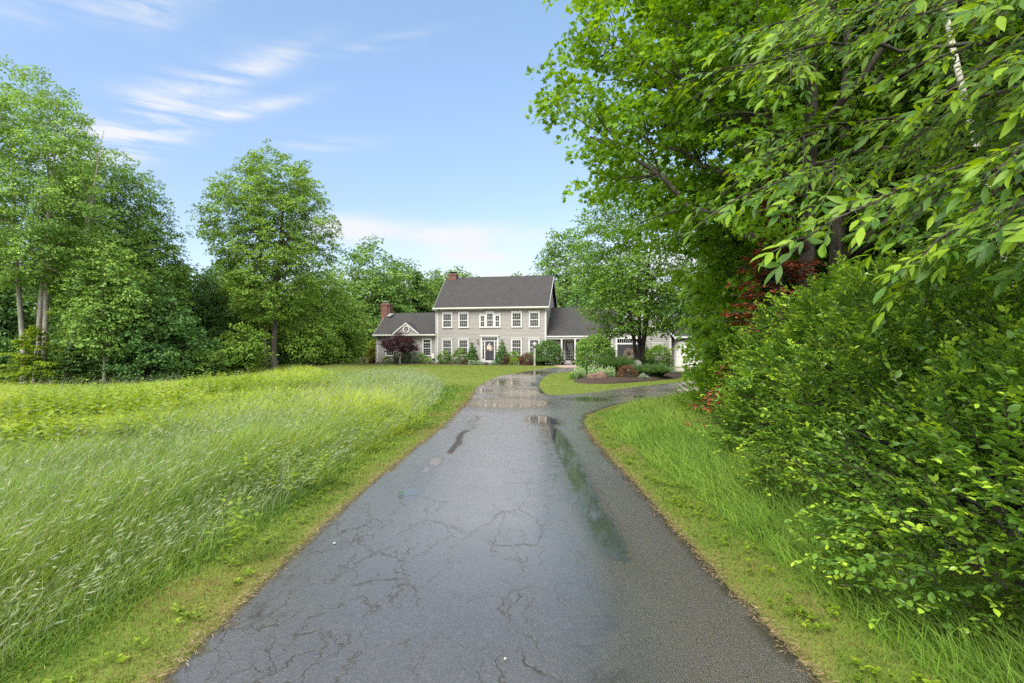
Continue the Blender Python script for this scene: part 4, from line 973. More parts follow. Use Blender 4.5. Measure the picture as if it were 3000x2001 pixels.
# planting bed, brick walk
def sheet_world(P, zoff, name, mat, bump=0.0, seed=1, skirt=.15, step=.4):
    xs = [p[0] for p in P]; ys = [p[1] for p in P]; r = np.random.default_rng(seed)
    zf = lambda x, y: terrain(x, y) + zoff + bump * sstep(0, .8, poly_dist(x, y, P)) + .012 * np.sin(x * 7) * np.sin(y * 6)
    return cdt_sheet(P, [], zf, name, mat, [(min(xs), max(xs), min(ys), max(ys), step)], None, skirt)
m, t, o_ = new_mat('bark_mulch'); co = t.n('ShaderNodeTexCoord').outputs['Object']
f1 = t.noise(t.mapping(co, (1, 2, 1)), 34, 4, .7); c = t.ramp(f1, [(.3, (.03, .022, .017)), (.6, (.075, .055, .043)), (.8, (.13, .10, .078))])
b = t.n('ShaderNodeBsdfPrincipled', {'Base Color': c, 'Roughness': .9, 'Specular IOR Level': .15}); bp = t.n('ShaderNodeBump', {'Strength': 1.0, 'Distance': .04, 'Height': f1}); t.L.new(bp.outputs[0], b.inputs['Normal']); t.L.new(b.outputs[0], o_.inputs[0]); MT['mulch'] = m
bedP = [hw(u, v)[:2] for u, v in ((-9.2, .5), (-8.6, -1.6), (-7, -2.3), (-3, -2.4), (0, -2.6), (4, -2.7), (8, -3.0), (11, -3.4), (12.8, -4.3), (13.3, -3.2), (13.2, -.4), (12, .02), (0, .02), (-7.06, .22))]
tag(sheet_world(bedP, .03, 'mulch_bed', MT['mulch'], .06), 'dark mulch planting bed along the house front', 'mulch bed', kind='structure')
isbed = smooth_poly([at(1680 / 2.93, 381.0), at(1715 / 2.93, 383.6), at(1800 / 2.93, 383.6), at(1880 / 2.93, 381.8), at(1945 / 2.93, 379.8), (11.0, 36), (10.6, 40), (7, 41), (4.9, 39.5), (4.4, 36)], 4)
tag(sheet_world(isbed, .03, 'mulch_bed', MT['mulch'], .14), 'dark mulch planting bed on the lawn island', 'mulch bed', kind='structure')
MT['paver'] = brick_mat('brick_paving', (.26, .16, .12), (.36, .25, .20), (.24, .2, .17), .2, .1)
m, t, o_ = new_mat('brick_paver'); co = t.n('ShaderNodeTexCoord').outputs['Object']
br = t.n('ShaderNodeTexBrick', {'Vector': co, 'Color1': (.27, .16, .12, 1), 'Color2': (.38, .26, .21, 1), 'Mortar': (.22, .19, .16, 1), 'Scale': 1.0, 'Mortar Size': .008, 'Brick Width': .2, 'Row Height': .1}, offset=.5)
b = t.n('ShaderNodeBsdfPrincipled', {'Base Color': br.outputs[0], 'Roughness': .6}); t.L.new(b.outputs[0], o_.inputs[0])
walkP = [hw(13.35, -4.2)[:2], hw(13.3, -.5)[:2], hw(17, -.4)[:2], hw(18.3, -1.5)[:2], hw(18.2, -7.2)[:2], (9.5, 51.6), (6.5, 51.5), (4.6, 50.9)]
tag(sheet_world(walkP, .022, 'brick_walkway', m, 0), 'brick paved walk before the entry porch', 'walkway', kind='structure')
# ------------------------------------------------------------------ trees
def env_r(profile, t):
    ts = [p[0] for p in profile]; rs = [p[1] for p in profile]
    return np.interp(t, ts, rs)
def tree(name, label, cat, group, x, y, H, profile, tr, n_clump, per, leaf, seed, lm, bm, tmpl=T_RHOMB, clump_r=.9, flat=.55,
         stems=((0, 0, 1.0, 0, 0),), tdark=.5, droop=.25, limb_z=None, inner=.35, limbs=14, sprays=7, clear=None, spread=1.0, hue=0.0):
    """broadleaf tree: stems, limbs reaching to leaf clumps, clumps of sprays of leaves.
    profile: (share of height, crown radius) ; stems: (dx, dy, share of height, lean x, lean y)"""
    rng = np.random.default_rng(seed)
    root = thing(name, label, cat, (x, y, tz(x, y)), 0, group)
    tt_ = np.linspace(profile[0][0], profile[-1][0], 60); rr = env_r(profile, tt_)
    pdf = (rr ** 2 + .15) ; cdf = np.cumsum(pdf) / pdf.sum()
    ph = rng.random(8) * 6.28
    C = []
    tries = 0
    while len(C) < n_clump and tries < n_clump * 25:
        tries += 1
        t0 = np.interp(rng.random(), cdf, tt_); a = rng.random() * 2 * PI
        lob = .97 + .14 * math.sin(2 * a + ph[0] + 3 * t0) + .13 * math.sin(3 * a + ph[1] + 9 * t0) + .10 * math.sin(5 * a + 17 * t0 + ph[2])
        r = env_r(profile, t0) * lob * (inner + (1 - inner) * math.sqrt(rng.random()))
        p = np.array((r * math.cos(a), r * math.sin(a), t0 * H))
        if clear and abs(p[0] - clear[0]) < clear[1] and clear[2] < p[2] < clear[3] and p[1] < .3: continue
        if C and tries < n_clump * 12 and np.min(np.linalg.norm((np.array(C) - p) * (1, 1, 1.35), axis=1)) < clump_r * .85: continue
        C.append(p)
    C = np.array(C)
    # stems
    paths = []; stem_pts = []
    for (dx, dy, hs, lx, ly) in stems:
        n = 12; s = np.linspace(0, 1, n); top = H * hs * .93
        P = np.stack([dx + lx * s ** 1.2 + .012 * H * np.sin(s * 5 + ph[3] + dx) * s, dy + ly * s ** 1.2 + .012 * H * np.sin(s * 4 + ph[4] + dy) * s, s * top - .25 * (s == 0)], 1)
        R = tr * (hs ** 1.2) * ((1 - s) ** .8 * .92 + .08) * (1 + .45 * np.exp(-s * H / .5))
        paths.append((P, np.maximum(R, .012))); stem_pts.append(P)
    SP = np.concatenate(stem_pts); SR = np.concatenate([p[1] for p in paths])
    # limbs by k-means of the clumps
    M = min(limbs, len(C)); cen = C[rng.choice(len(C), M, replace=False)]
    for _ in range(6):
        lab = np.argmin(np.linalg.norm(C[:, None] - cen[None], axis=2), 1)
        for k in range(M):
            if (lab == k).any(): cen[k] = C[lab == k].mean(0)
    lz = (limb_z if limb_z is not None else profile[0][0] * H * .9)
    for k in range(M):
        q = cen[k]; dist = np.linalg.norm(SP[:, :2] - q[:2], axis=1)
        want = q[2] - .75 * dist; cost = np.abs(SP[:, 2] - np.maximum(want, lz)) + .8 * dist
        j = int(np.argmin(cost)); a = SP[j]; L = np.linalg.norm(q - a)
        c = a + (q - a) * .5 + np.array((0, 0, -.08 * L)) + rng.normal(0, .04 * L, 3)
        end = a + (q - a) * 1.08
        P = bez(a, c, end, 8); P[1:-1] += rng.normal(0, .018 * L, (6, 3))
        r0 = min(SR[j] * .62, .02 + .018 * L * (tr / .2) ** .5); R = np.linspace(r0, r0 * .22, 8); paths.append((P, R))
        for ci in np.where(lab == k)[0]:
            d = np.linalg.norm(P - C[ci], axis=1) + np.linspace(.5, 0, 8) * L * .3; jj = int(np.argmin(d)); jj = max(jj - 1, 1)
            e = C[ci]; b0 = P[jj]; Ls = np.linalg.norm(e - b0)
            if Ls < .15: continue
            cc = b0 + (e - b0) * .55 + np.array((0, 0, .06 * Ls)) + rng.normal(0, .07 * Ls, 3)
            rw = max(R[jj] * .5, .008); paths.append((bez(b0, cc, e, 5), np.linspace(rw, .006, 5)))
    V, T = tube_mesh(paths, 6); mesh_tris('trunk', V, T, bm, root)
    # leaves
    Lv = Leaves(); nC = len(C)
    ns = nC * sprays; cid = np.repeat(np.arange(nC), sprays)
    g = rng.normal(0, 1, (ns, 3)); g = unit(g) * (rng.random((ns, 1)) ** .45)
    cr = clump_r * (.75 + .5 * rng.random(nC)) * spread
    off = g * cr[cid][:, None] * (1, 1, flat)
    sp = C[cid] + off
    outw = unit(sp - np.array((0, 0, H * .5)) * (1, 1, 1)); outw[:, 2] *= .4
    sn = unit(np.stack([outw[:, 0] * .35, outw[:, 1] * .35, np.ones(ns)], 1) + rng.normal(0, .30, (ns, 3)))
    N = ns * per; sid = np.repeat(np.arange(ns), per); sr = .42 * clump_r * spread
    a = rng.random(N) * 2 * PI; r = sr * np.sqrt(rng.random(N))
    e1 = unit(np.cross(sn, np.tile(A(.3, 1, .1), (ns, 1)))); e2 = np.cross(sn, e1)
    rad = np.cos(a)[:, None] * e1[sid] + np.sin(a)[:, None] * e2[sid]
    p = sp[sid] + rad * r[:, None] + sn[sid] * (rng.normal(0, .10 * sr, N) - .30 * (r / sr) ** 2 * sr)[:, None]
    d = unit(rad + rng.normal(0, .45, (N, 3)) + np.array((0, 0, -droop)) + .35 * outw[sid]); n = unit(sn[sid] + .3 * outw[sid] + rng.normal(0, .6, (N, 3)))
    ch = rng.random(nC); rnd = np.clip(hue + .5 * ch[cid][sid] * .8 + .25 * rng.random(ns)[sid] + .35 * (rng.random(N)) - .05, 0, 1)
    Lv.add(p, d, n, leaf * (.65 + .6 * rng.random(N)), rnd)
    Lv.build('crown', tmpl, lm, root, False)
    return root

def conifer(name, label, cat, group, x, y, H, R, tr, seed, lm, bm, leaf=.28, whorl=.42, z0=.06, per=22, droop=.3, dens=1.0, br_only=False, tip=.12):
    rng = np.random.default_rng(seed); root = thing(name, label, cat, (x, y, tz(x, y)), 0, group)
    s = np.linspace(0, 1, 10); paths = [(np.stack([.01 * H * np.sin(s * 4), .01 * H * np.cos(s * 3) - .01 * H, s * H - .2 * (s == 0)], 1), np.maximum(tr * (1 - s) ** .9, .012))]
    Lv = Leaves(); z = z0 * H
    while z < H * .985:
        t0 = z / H; r = R * ((1 - t0) ** .8) * (.8 + .3 * rng.random()) + tip
        nb = int(round(5 + 3 * rng.random()))
        for k in range(nb):
            a = rng.random() * 2 * PI; L = r * (.7 + .45 * rng.random()); dz = L * (.22 - droop * 1.2 * (1 - t0))
            p0 = np.array((0, 0, z + rng.normal(0, .1))); p2 = np.array((L * math.cos(a), L * math.sin(a), p0[2] + dz)); c = (p0 + p2) / 2 + np.array((0, 0, .10 * L))
            P = bez(p0, c, p2, 6); paths.append((P, np.linspace(max(tr * .22 * (1 - t0), .012), .005, 6)))
            if br_only and rng.random() < br_only: continue
            m = max(6, int(per * L * dens)); u = .15 + .85 * rng.random(m) ** .8
            q = (1 - u)[:, None] ** 2 * p0 + (2 * u * (1 - u))[:, None] * c + (u ** 2)[:, None] * p2
            sd = np.array((-math.sin(a), math.cos(a), 0)); fw = np.array((math.cos(a), math.sin(a), 0)); sg = np.where(rng.random(m) < .5, -1, 1)
            wid = .38 * L * (1 - u) + .06
            lat = rng.random(m) * wid
            q = q + sd * (sg * lat)[:, None] - np.array((0, 0, 1)) * (lat * .25 + rng.normal(0, .03, m))[:, None]
            d = fw * .8 + sd * (sg * .7)[:, None] + rng.normal(0, .2, (m, 3)) + np.array((0, 0, -droop * .8))
            n = np.array((0, 0, 1)) + rng.normal(0, .3, (m, 3))
            Lv.add(q, d, n, leaf * (.6 + .7 * rng.random(m)), np.clip(.25 + .35 * u + rng.normal(0, .15, m), 0, 1))
        z += whorl * (.6 + .8 * rng.random()) * (1.15 - .55 * t0)
    V, T = tube_mesh(paths, 5); mesh_tris('trunk', V, T, bm, root)
    Lv.build('crown', T_RHOMB, lm, root, False)
    return root

def shrub(name, label, cat, group, x, y, rx, ry, h, leaf, n, seed, lm, bm=None, shape='dome', tmpl=T_RHOMB, stem=.02, z=None, lump=.16, up=.35, core=.55):
    """leafy shrub: leaves in tufts over a lumpy outline plus the stems inside"""
    rng = np.random.default_rng(seed); root = thing(name, label, cat, (x, y, tz(x, y) + .02 if z is None else z), 0, group)
    k = 14; nt = max(6, n // k)
    u = rng.random(nt); a = rng.random(nt) * 2 * PI
    if shape == 'cone':
        tz_ = 1 - np.sqrt(rng.random(nt)); r = np.clip(1.02 - tz_, .06, 1) ** .85 * np.where(tz_ < .12, .8 + 1.6 * tz_, 1); zz = tz_ * h
        nn = np.stack([np.cos(a), np.sin(a), .45 + 0 * a], 1)
    elif shape == 'mound':
        cz = rng.random(nt); r = np.sqrt(1 - cz ** 2); zz = cz * h; nn = np.stack([r * np.cos(a), r * np.sin(a), cz + .2], 1)
    else:
        cz = -.55 + 1.55 * rng.random(nt); r = np.sqrt(np.clip(1 - cz ** 2, 0, 1)); zz = (cz + .62) / 1.62 * h; nn = np.stack([r * np.cos(a), r * np.sin(a), cz + .15], 1)
        if shape == 'vase': r = r * (.45 + .55 * zz / h) * 1.15
    ph = rng.random(6) * 6.28
    lob = 1 + lump * (np.sin(3 * a + ph[0] + 5 * zz / h) + np.sin(5 * a + ph[1] - 7 * zz / h) * .7 + .5 * np.sin(9 * a + ph[2] + 11 * zz / h)) / 1.6
    dep = core + (1 - core) * np.sqrt(rng.random(nt)); dep = np.where(rng.random(nt) < .72, 1 - .14 * rng.random(nt), dep)
    P = np.stack([rx * r * lob * dep * np.cos(a), ry * r * lob * dep * np.sin(a), np.clip(h * .04 + zz * np.where(dep > .8, 1, .5 + .5 * dep) * (1 + lump * .35 * np.sin(4 * a + ph[3])), .02, None)], 1)
    nn = unit(nn)
    N = nt * k; tid = np.repeat(np.arange(nt), k); rt = .16 * (rx + ry) / 2 + leaf * .6
    jit = rng.normal(0, 1, (N, 3)) * (rt * .5, rt * .5, rt * .34)
    d = unit(nn[tid] * .8 + rng.normal(0, .6, (N, 3)) + np.array((0, 0, up))); no = unit(nn[tid] + np.array((0, 0, .7)) + rng.normal(0, .45, (N, 3)))
    Lv = Leaves(); th = rng.random(nt)
    pp = P[tid] + jit; pp[:, 2] = np.maximum(pp[:, 2], .01)
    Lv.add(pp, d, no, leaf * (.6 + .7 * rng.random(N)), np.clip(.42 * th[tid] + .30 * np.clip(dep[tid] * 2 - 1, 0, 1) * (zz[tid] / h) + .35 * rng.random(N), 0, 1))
    Lv.build('foliage', tmpl, lm, root, False)
    st = []
    for j in rng.choice(nt, min(9, nt), replace=False):
        e = P[j] * .9; st.append((bez(np.array((.1 * e[0], .1 * e[1], -.05)), np.array((.3 * e[0], .3 * e[1], .6 * e[2])), e, 5), np.linspace(stem, stem * .3, 5)))
    V, T = tube_mesh(st, 5); mesh_tris('stem', V, T, bm or MT['bark'], root)
    return root

def grass_clump(name, label, cat, group, x, y, r, h, n, seed, lm, wdt=.02, lean=.8):
    rng = np.random.default_rng(seed); root = thing(name, label, cat, (x, y, tz(x, y) + .05), 0, group)
    a = rng.random(n) * 2 * PI; q = r * .35 * np.sqrt(rng.random(n))
    rn = np.clip(.5 + rng.normal(0, .22, n), 0, 1)
    V, T, R, Al = blades(q * np.cos(a), q * np.sin(a), np.zeros(n), h * (.7 + .5 * rng.random(n)), wdt * (.7 + .6 * rng.random(n)), lean * (.15 + rng.random(n)) , a + rng.normal(0, .4, n), rn, rng, 4)
    mesh_tris('blades', V, T, lm, root, {'rnd': R, 'along': Al}); return root

MT['misc_grass'] = grass_mat('fountain_grass', [(0, (.03, .085, .014)), (.5, (.055, .14, .022)), (1, (.12, .22, .05))], .35, (.16, .25, .09), .35)

# ---- along the house front ------------------------------------------------
def fz(zx, v):
    """house-front place under a pixel of the enlarged photograph"""
    px = (1050 + zx / 3.6169) / 2.9297; k = (px - CX) / F
    Lx = -8.24 + v * math.sin(TH); Ly = 62.4 + v * math.cos(TH)
    u = (k * Ly - Lx) / (math.cos(TH) + k * math.sin(TH)); p = hw(u, v); return p[0], p[1]
def fshrub(zx, v, wz, hz, lab, cat, mat, leaf, n, seed, name='shrub', group=None, **kw):
    x, y = fz(zx, v); s = 1 / 98.0
    return shrub(name, lab, cat, group, x, y, wz * s / 2, wz * s / 2 * .9, hz * s, leaf, n, seed, MT[mat], **kw)
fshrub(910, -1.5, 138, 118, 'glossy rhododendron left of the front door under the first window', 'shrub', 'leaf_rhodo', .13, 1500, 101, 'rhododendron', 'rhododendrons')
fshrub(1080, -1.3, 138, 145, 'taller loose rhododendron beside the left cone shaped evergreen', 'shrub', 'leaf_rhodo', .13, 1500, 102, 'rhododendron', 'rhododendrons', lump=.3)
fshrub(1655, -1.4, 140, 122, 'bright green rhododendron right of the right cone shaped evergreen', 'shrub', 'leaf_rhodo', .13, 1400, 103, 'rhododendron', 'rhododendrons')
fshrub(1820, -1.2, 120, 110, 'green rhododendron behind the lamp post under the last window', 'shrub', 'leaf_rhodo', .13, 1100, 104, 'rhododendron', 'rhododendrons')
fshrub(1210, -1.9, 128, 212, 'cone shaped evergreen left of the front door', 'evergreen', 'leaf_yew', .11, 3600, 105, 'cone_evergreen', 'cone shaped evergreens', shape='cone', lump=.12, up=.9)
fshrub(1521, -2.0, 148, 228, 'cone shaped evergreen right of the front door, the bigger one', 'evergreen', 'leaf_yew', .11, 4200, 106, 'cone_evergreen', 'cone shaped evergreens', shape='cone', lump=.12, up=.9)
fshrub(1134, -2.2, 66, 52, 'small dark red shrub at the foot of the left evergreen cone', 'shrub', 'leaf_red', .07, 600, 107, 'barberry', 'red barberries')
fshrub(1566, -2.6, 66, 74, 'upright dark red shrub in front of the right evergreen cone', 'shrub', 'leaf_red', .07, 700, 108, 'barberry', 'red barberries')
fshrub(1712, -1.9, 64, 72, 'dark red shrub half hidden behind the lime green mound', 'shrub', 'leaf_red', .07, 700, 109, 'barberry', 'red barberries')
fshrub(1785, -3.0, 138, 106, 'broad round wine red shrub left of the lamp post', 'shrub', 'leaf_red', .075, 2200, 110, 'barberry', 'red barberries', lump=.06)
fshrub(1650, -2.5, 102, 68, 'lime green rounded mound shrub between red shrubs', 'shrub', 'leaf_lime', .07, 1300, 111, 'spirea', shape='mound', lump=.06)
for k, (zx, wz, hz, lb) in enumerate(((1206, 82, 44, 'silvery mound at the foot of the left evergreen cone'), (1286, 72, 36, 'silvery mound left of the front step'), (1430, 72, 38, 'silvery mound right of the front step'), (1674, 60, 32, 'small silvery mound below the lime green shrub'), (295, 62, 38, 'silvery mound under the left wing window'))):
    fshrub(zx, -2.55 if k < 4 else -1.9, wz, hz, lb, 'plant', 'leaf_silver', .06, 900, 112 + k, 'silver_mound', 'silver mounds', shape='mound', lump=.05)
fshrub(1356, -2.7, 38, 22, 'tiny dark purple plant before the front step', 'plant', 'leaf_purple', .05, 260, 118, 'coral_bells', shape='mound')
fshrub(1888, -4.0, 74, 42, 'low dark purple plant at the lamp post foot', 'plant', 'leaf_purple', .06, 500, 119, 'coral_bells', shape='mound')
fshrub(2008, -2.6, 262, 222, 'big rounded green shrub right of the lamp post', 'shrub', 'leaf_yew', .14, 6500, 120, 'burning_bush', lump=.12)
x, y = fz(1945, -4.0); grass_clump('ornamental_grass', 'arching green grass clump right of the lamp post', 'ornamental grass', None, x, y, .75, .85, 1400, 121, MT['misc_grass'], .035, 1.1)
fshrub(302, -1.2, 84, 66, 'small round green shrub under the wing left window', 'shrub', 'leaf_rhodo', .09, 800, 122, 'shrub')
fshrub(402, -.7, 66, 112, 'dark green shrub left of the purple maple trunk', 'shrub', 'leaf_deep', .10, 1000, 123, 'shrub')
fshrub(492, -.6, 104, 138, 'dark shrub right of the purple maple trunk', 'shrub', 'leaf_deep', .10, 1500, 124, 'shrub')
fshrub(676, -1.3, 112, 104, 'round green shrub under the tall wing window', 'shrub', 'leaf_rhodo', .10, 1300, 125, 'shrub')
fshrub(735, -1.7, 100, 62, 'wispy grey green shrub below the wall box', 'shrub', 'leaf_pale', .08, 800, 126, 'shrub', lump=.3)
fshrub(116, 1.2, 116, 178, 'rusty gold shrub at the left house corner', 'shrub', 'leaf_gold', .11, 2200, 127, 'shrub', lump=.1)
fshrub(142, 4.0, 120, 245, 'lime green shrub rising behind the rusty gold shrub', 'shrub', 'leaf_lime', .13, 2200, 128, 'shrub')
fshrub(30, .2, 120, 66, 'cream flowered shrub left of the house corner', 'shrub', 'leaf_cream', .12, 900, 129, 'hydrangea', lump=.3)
# trellis with a climber
x, y = fz(540, -.35); tr_ = MB()
for k in range(4): tr_.box(-.3 + .2 * k - .014, -.3 + .2 * k + .014, -.012, .012, -.05, 1.35)
for k in range(6): tr_.box(-.32, .32, -.024, -.0125, .15 + .22 * k, .17 + .22 * k)
o = tr_.build('trellis', MT['trim']); o.location = (x, y, tz(x, y)); o.rotation_euler.z = -TH; tag(o, 'white garden trellis on the wing wall behind climbing stems', 'trellis')
fshrub(582, -.6, 92, 118, 'thin climber beside the white trellis', 'climbing plant', 'leaf_wood', .08, 420, 130, 'climber', lump=.4, core=.2)
# purple Japanese maple
x, y = fz(437, -2.1)
tree('japanese_maple', 'small purple leaved maple with a pale forked trunk before the wing', 'tree', None, x, y, 3.45, [(.42, 1.5), (.5, 1.9), (.62, 1.75), (.8, 1.25), (.95, .6), (1, .2)], .085, 95, 11, .15, 131, MT['leaf_purple'], MT['bark_birch'],
     T_NEEDLE if False else T_RHOMB, .42, .38, ((0, 0, .75, .25, 0), (.05, 0, .7, -.45, .1)), limb_z=.7, inner=.3, limbs=10, sprays=6)
# lamp post
x, y = fz(1867, -4.3)
lp = thing('lamp_post', 'weathered grey wooden lamp post with a white lantern beside the drive', 'lamp post', (x, y, tz(x, y)))
MT['oldwood'] = simple_mat('weathered_wood', (.36, .35, .33), .85, .2, .3, 22)
MB().box(-.085, .085, -.085, .085, -.2, 1.78).box(-.10, .10, -.10, .10, -.19, .10).build('post', MT['oldwood'], lp, .008)
MB().box(-.12, .12, -.12, .12, 1.781, 1.83).tube([(0, 0, 1.83), (0, 0, 1.95)], [.05, .04], 8).build('post_cap', MT['black'], lp)
lan = MB().lathe([(.06, 1.95), (.13, 1.99), (.15, 2.02)], (0, 0, 0), 8).lathe([(.16, 2.16), (.12, 2.24), (.05, 2.29), (.03, 2.34)], (0, 0, 0), 8)
for k in range(4): a_ = PI / 4 + k * PI / 2; lan.tube([(.14 * math.cos(a_), .14 * math.sin(a_), 2.0), (.155 * math.cos(a_), .155 * math.sin(a_), 2.17)], [.012, .012], 4)
lno = lan.build('lantern', MT['trim'], lp); MB().lathe([(.115, 2.02), (.135, 2.16)], (0, 0, 0), 8).build('lantern_glass', MT['lampglass'], lno)
# flower pots
for zx, lab, sd, lm_ in ((2163, 'dark flower pot with pink blooms left of the porch door', 140, 'leaf_red'), (2281, 'dark flower pot with yellow and red leaves right of the porch door', 141, 'leaf_gold')):
    x, y = fz(zx, -.9); p = thing('flower_pot', lab, 'flower pot', (x, y, tz(x, y) + .06), 0, 'flower pots by the porch')
    MB().lathe([(.11, 0), (.17, .18), (.20, .20), (.20, .24), (.15, .235)], (0, 0, 0), 14).build('pot', MT['black'], p)
    rngp = np.random.default_rng(sd); n = 260; a = rngp.random(n) * 6.28; e = rngp.random(n); P = np.stack([.27 * np.sqrt(1 - e * e) * np.cos(a), .27 * np.sqrt(1 - e * e) * np.sin(a), .22 + .26 * e], 1)
    L = Leaves(); L.add(P, P - (0, 0, .2), P + rngp.normal(0, .2, (n, 3)), .09, rngp.random(n)); L.build('flowers', T_RHOMB, MT[lm_], p)
# door swag, barn door wreath
sw = thing('door_swag', 'pastel ribbon and flower swag hanging on the front door', 'door decoration', hw(5.945, -.13, Z0 + 1.95), -TH)
rngp = np.random.default_rng(7)
for nm, col, cx_, cz_, s_, n in (('bow', (.42, .5, .55), 0, .2, .09, 24), ('flowers', (.75, .42, .33), .02, .02, .15, 46), ('ribbon', (.7, .62, .42), -.1, -.06, .13, 40), ('ribbon', (.62, .5, .5), .12, -.14, .13, 40)):
    L = Leaves(); P = np.stack([cx_ + rngp.normal(0, s_ * .6, n), rngp.normal(-.03, .015, n), cz_ + rngp.normal(0, s_, n)], 1)
    L.add(P, np.stack([rngp.normal(0, .5, n), 0 * P[:, 0] - .2, rngp.normal(-.5, .6, n)], 1), np.stack([rngp.normal(0, .3, n), 0 * P[:, 0] - 1, 0 * P[:, 0]], 1), .12, .5); L.build(nm, T_RHOMB, simple_mat('swag_' + nm, col, .8, .1), sw)
wr = thing('wreath', 'large pale dried grass wreath on the charcoal carriage door', 'wreath', hw(20.55, GV - .12, Z0 + 1.15), -TH)
L = Leaves(); n = 1100; a = rngp.random(n) * 6.28; r = .24 + .07 * rngp.normal(0, 1, n); P = np.stack([r * np.cos(a), rngp.normal(-.02, .035, n), r * np.sin(a)], 1)
d = np.stack([np.cos(a + .7), rngp.normal(-.25, .3, n), np.sin(a + .7)], 1); L.add(P, d, rngp.normal(0, 1, (n, 3)), .24, rngp.random(n))
L.build('straw', T_NEEDLE, leaf_mat('straw', [(0, (.16, .12, .09)), (.5, (.33, .25, .19)), (1, (.48, .40, .32))], .2, .8, .1, (1, 1, 1)), wr)
tw = MB(); tw.tube([(.24 * math.cos(q), -.0, .24 * math.sin(q)) for q in np.linspace(0, 2 * PI, 25)], [.05] * 25, 6); tw.build('ring', MT['bark'], wr)

# ---- island bed -----------------------------------------------------------
def i3(px3, Y): return (px3 / 2.9297 - CX) / F * Y, Y
rngp = np.random.default_rng(77); sage = thing('lambs_ear', 'pale silver green perennial patch on the island bed', 'perennials', (*i3(1742, 32.0), 0))
L = Leaves(); st = []
for k in range(130):
    x = rngp.uniform(-1.15, 1.15); y = rngp.uniform(-.5, .6); z = tz(sage.location.x + x, sage.location.y + y); h = .35 + .22 * rngp.random() + .12 * (y > .1); m = 16
    zz = np.linspace(.05, h, m) ; a = rngp.random(m) * 6.28
    L.add(np.stack([x + .02 * np.cos(a), y + .02 * np.sin(a), z + .1 + zz], 1), np.stack([np.cos(a), np.sin(a), .6 + 0 * a], 1), np.stack([-.5 * np.cos(a), -.5 * np.sin(a), 1 + 0 * a], 1), .13 * (1.15 - .6 * zz / h), np.clip(.25 + .6 * zz / h + rngp.normal(0, .12, m), 0, 1))
    st.append((np.array([(x, y, z), (x, y, z + .1 + h)]), np.array((.008, .004))))
L.build('foliage', T_OVAL, MT['leaf_sage'], sage, False); V, T = tube_mesh(st, 4); mesh_tris('stem', V, T, MT['leaf_sage'], sage, {'rnd': np.full(len(V), .4)})
MT['stone'] = simple_mat('brown_stone', (.20, .12, .085), .85, .25, .5, 7, 1.0, c2=(.08, .055, .045))
x, y = i3(1748, 30.6)
import bmesh
bm = bmesh.new(); bmesh.ops.create_icosphere(bm, subdivisions=4, radius=1)
for v in bm.verts:
    c = v.co; k = 1 + .14 * math.sin(3 * c.x + 1) * math.cos(4 * c.y) + .07 * math.sin(9 * c.x + 5 * c.z) + .05 * math.sin(13 * c.y + 3 * c.x)
    zc = max(c.z, -.3); v.co = Vector((c.x * .58 * k, c.y * .45 * k, (min(zc, .55 + .2 * c.x) * .42 + .05 * round(3 * c.z + c.x) / 3) * k))
me = bpy.data.meshes.new('boulder'); bm.to_mesh(me); bm.free(); me.materials.append(MT['stone'])
o = link(bpy.data.objects.new('boulder', me)); o.location = (x, y, tz(x, y) + .15); tag(o, 'low reddish brown boulder in front of the silver green perennials', 'boulder')
x, y = i3(1838, 31.6); shrub('barberry', 'rounded bronze red and green barberry on the island bed', 'shrub', 'red barberries', x, y, .56, .5, .68, .06, 2600, 151, MT['leaf_redgreen'], lump=.08)
x, y = i3(1805, 35.5); grass_clump('ornamental_grass', 'big fountain of fine green grass in the island bed', 'ornamental grass', None, x, y, 1.5, 1.25, 5200, 152, MT['misc_grass'], .018, .85)
x, y = i3(1878, 33.5); grass_clump('daylily', 'green strappy clump right of the bronze barberry', 'perennial', None, x, y, .8, .85, 1200, 153, MT['misc_grass'], .03, 1.0)
x, y = i3(1925, 32.6); grass_clump('daylily', 'arching strappy clump at the right end of the island bed', 'perennial', None, x, y, .85, .85, 1500, 154, MT['misc_grass'], .035, 1.25)
x, y = i3(1895, 37.5); grass_clump('ornamental_grass', 'upright grass clump behind the wooden chair', 'ornamental grass', None, x, y, .8, 1.0, 1200, 155, MT['misc_grass'], .022, .7)
x, y = i3(1884, 31.2); shrub('dusty_miller', 'small silvery white plant between barberry and strappy clump', 'plant', None, x, y, .28, .24, .28, .07, 500, 156, MT['leaf_silver'], shape='mound', lump=.2)
x, y = i3(1683, 32.2); shrub('perennial', 'low dark green plant at the left end of the island bed', 'plant', None, x, y, .32, .3, .32, .08, 420, 157, MT['leaf_wood'], shape='mound', lump=.2)
x, y = i3(1706, 37.5); shrub('barberry', 'small orange red shrub before the brick walk', 'shrub', 'red barberries', x, y, .38, .3, .42, .07, 520, 158, MT['leaf_rust'], shape='mound', lump=.2)
x, y = i3(1743, 36.6); shrub('lilac', 'tall dense dark green shrub under the left pear branches', 'shrub', None, x, y, 1.15, 1.1, 2.35, .12, 8500, 159, MT['leaf_wood'], lump=.16)
x, y = i3(1700, 55.5); shrub('catmint', 'smoky purple grey flower clump beside the porch', 'perennials', None, x, y, .42, .4, 1.0, .09, 900, 160, MT['leaf_lavender'], shape='cone', lump=.2, up=1.2)
x, y = i3(1888, 49.4); shrub('arborvitae', 'narrow upright evergreen by the garage wall', 'evergreen', None, x, y, .55, .5, 2.35, .11, 3000, 161, MT['leaf_yew'], shape='cone', lump=.14, up=.9)
x, y = i3(1930, 48.8); shrub('privet', 'clipped round green shrub under the garage window', 'shrub', None, x, y, 1.05, .95, 1.75, .11, 5200, 162, MT['leaf_rhodo'], lump=.06)
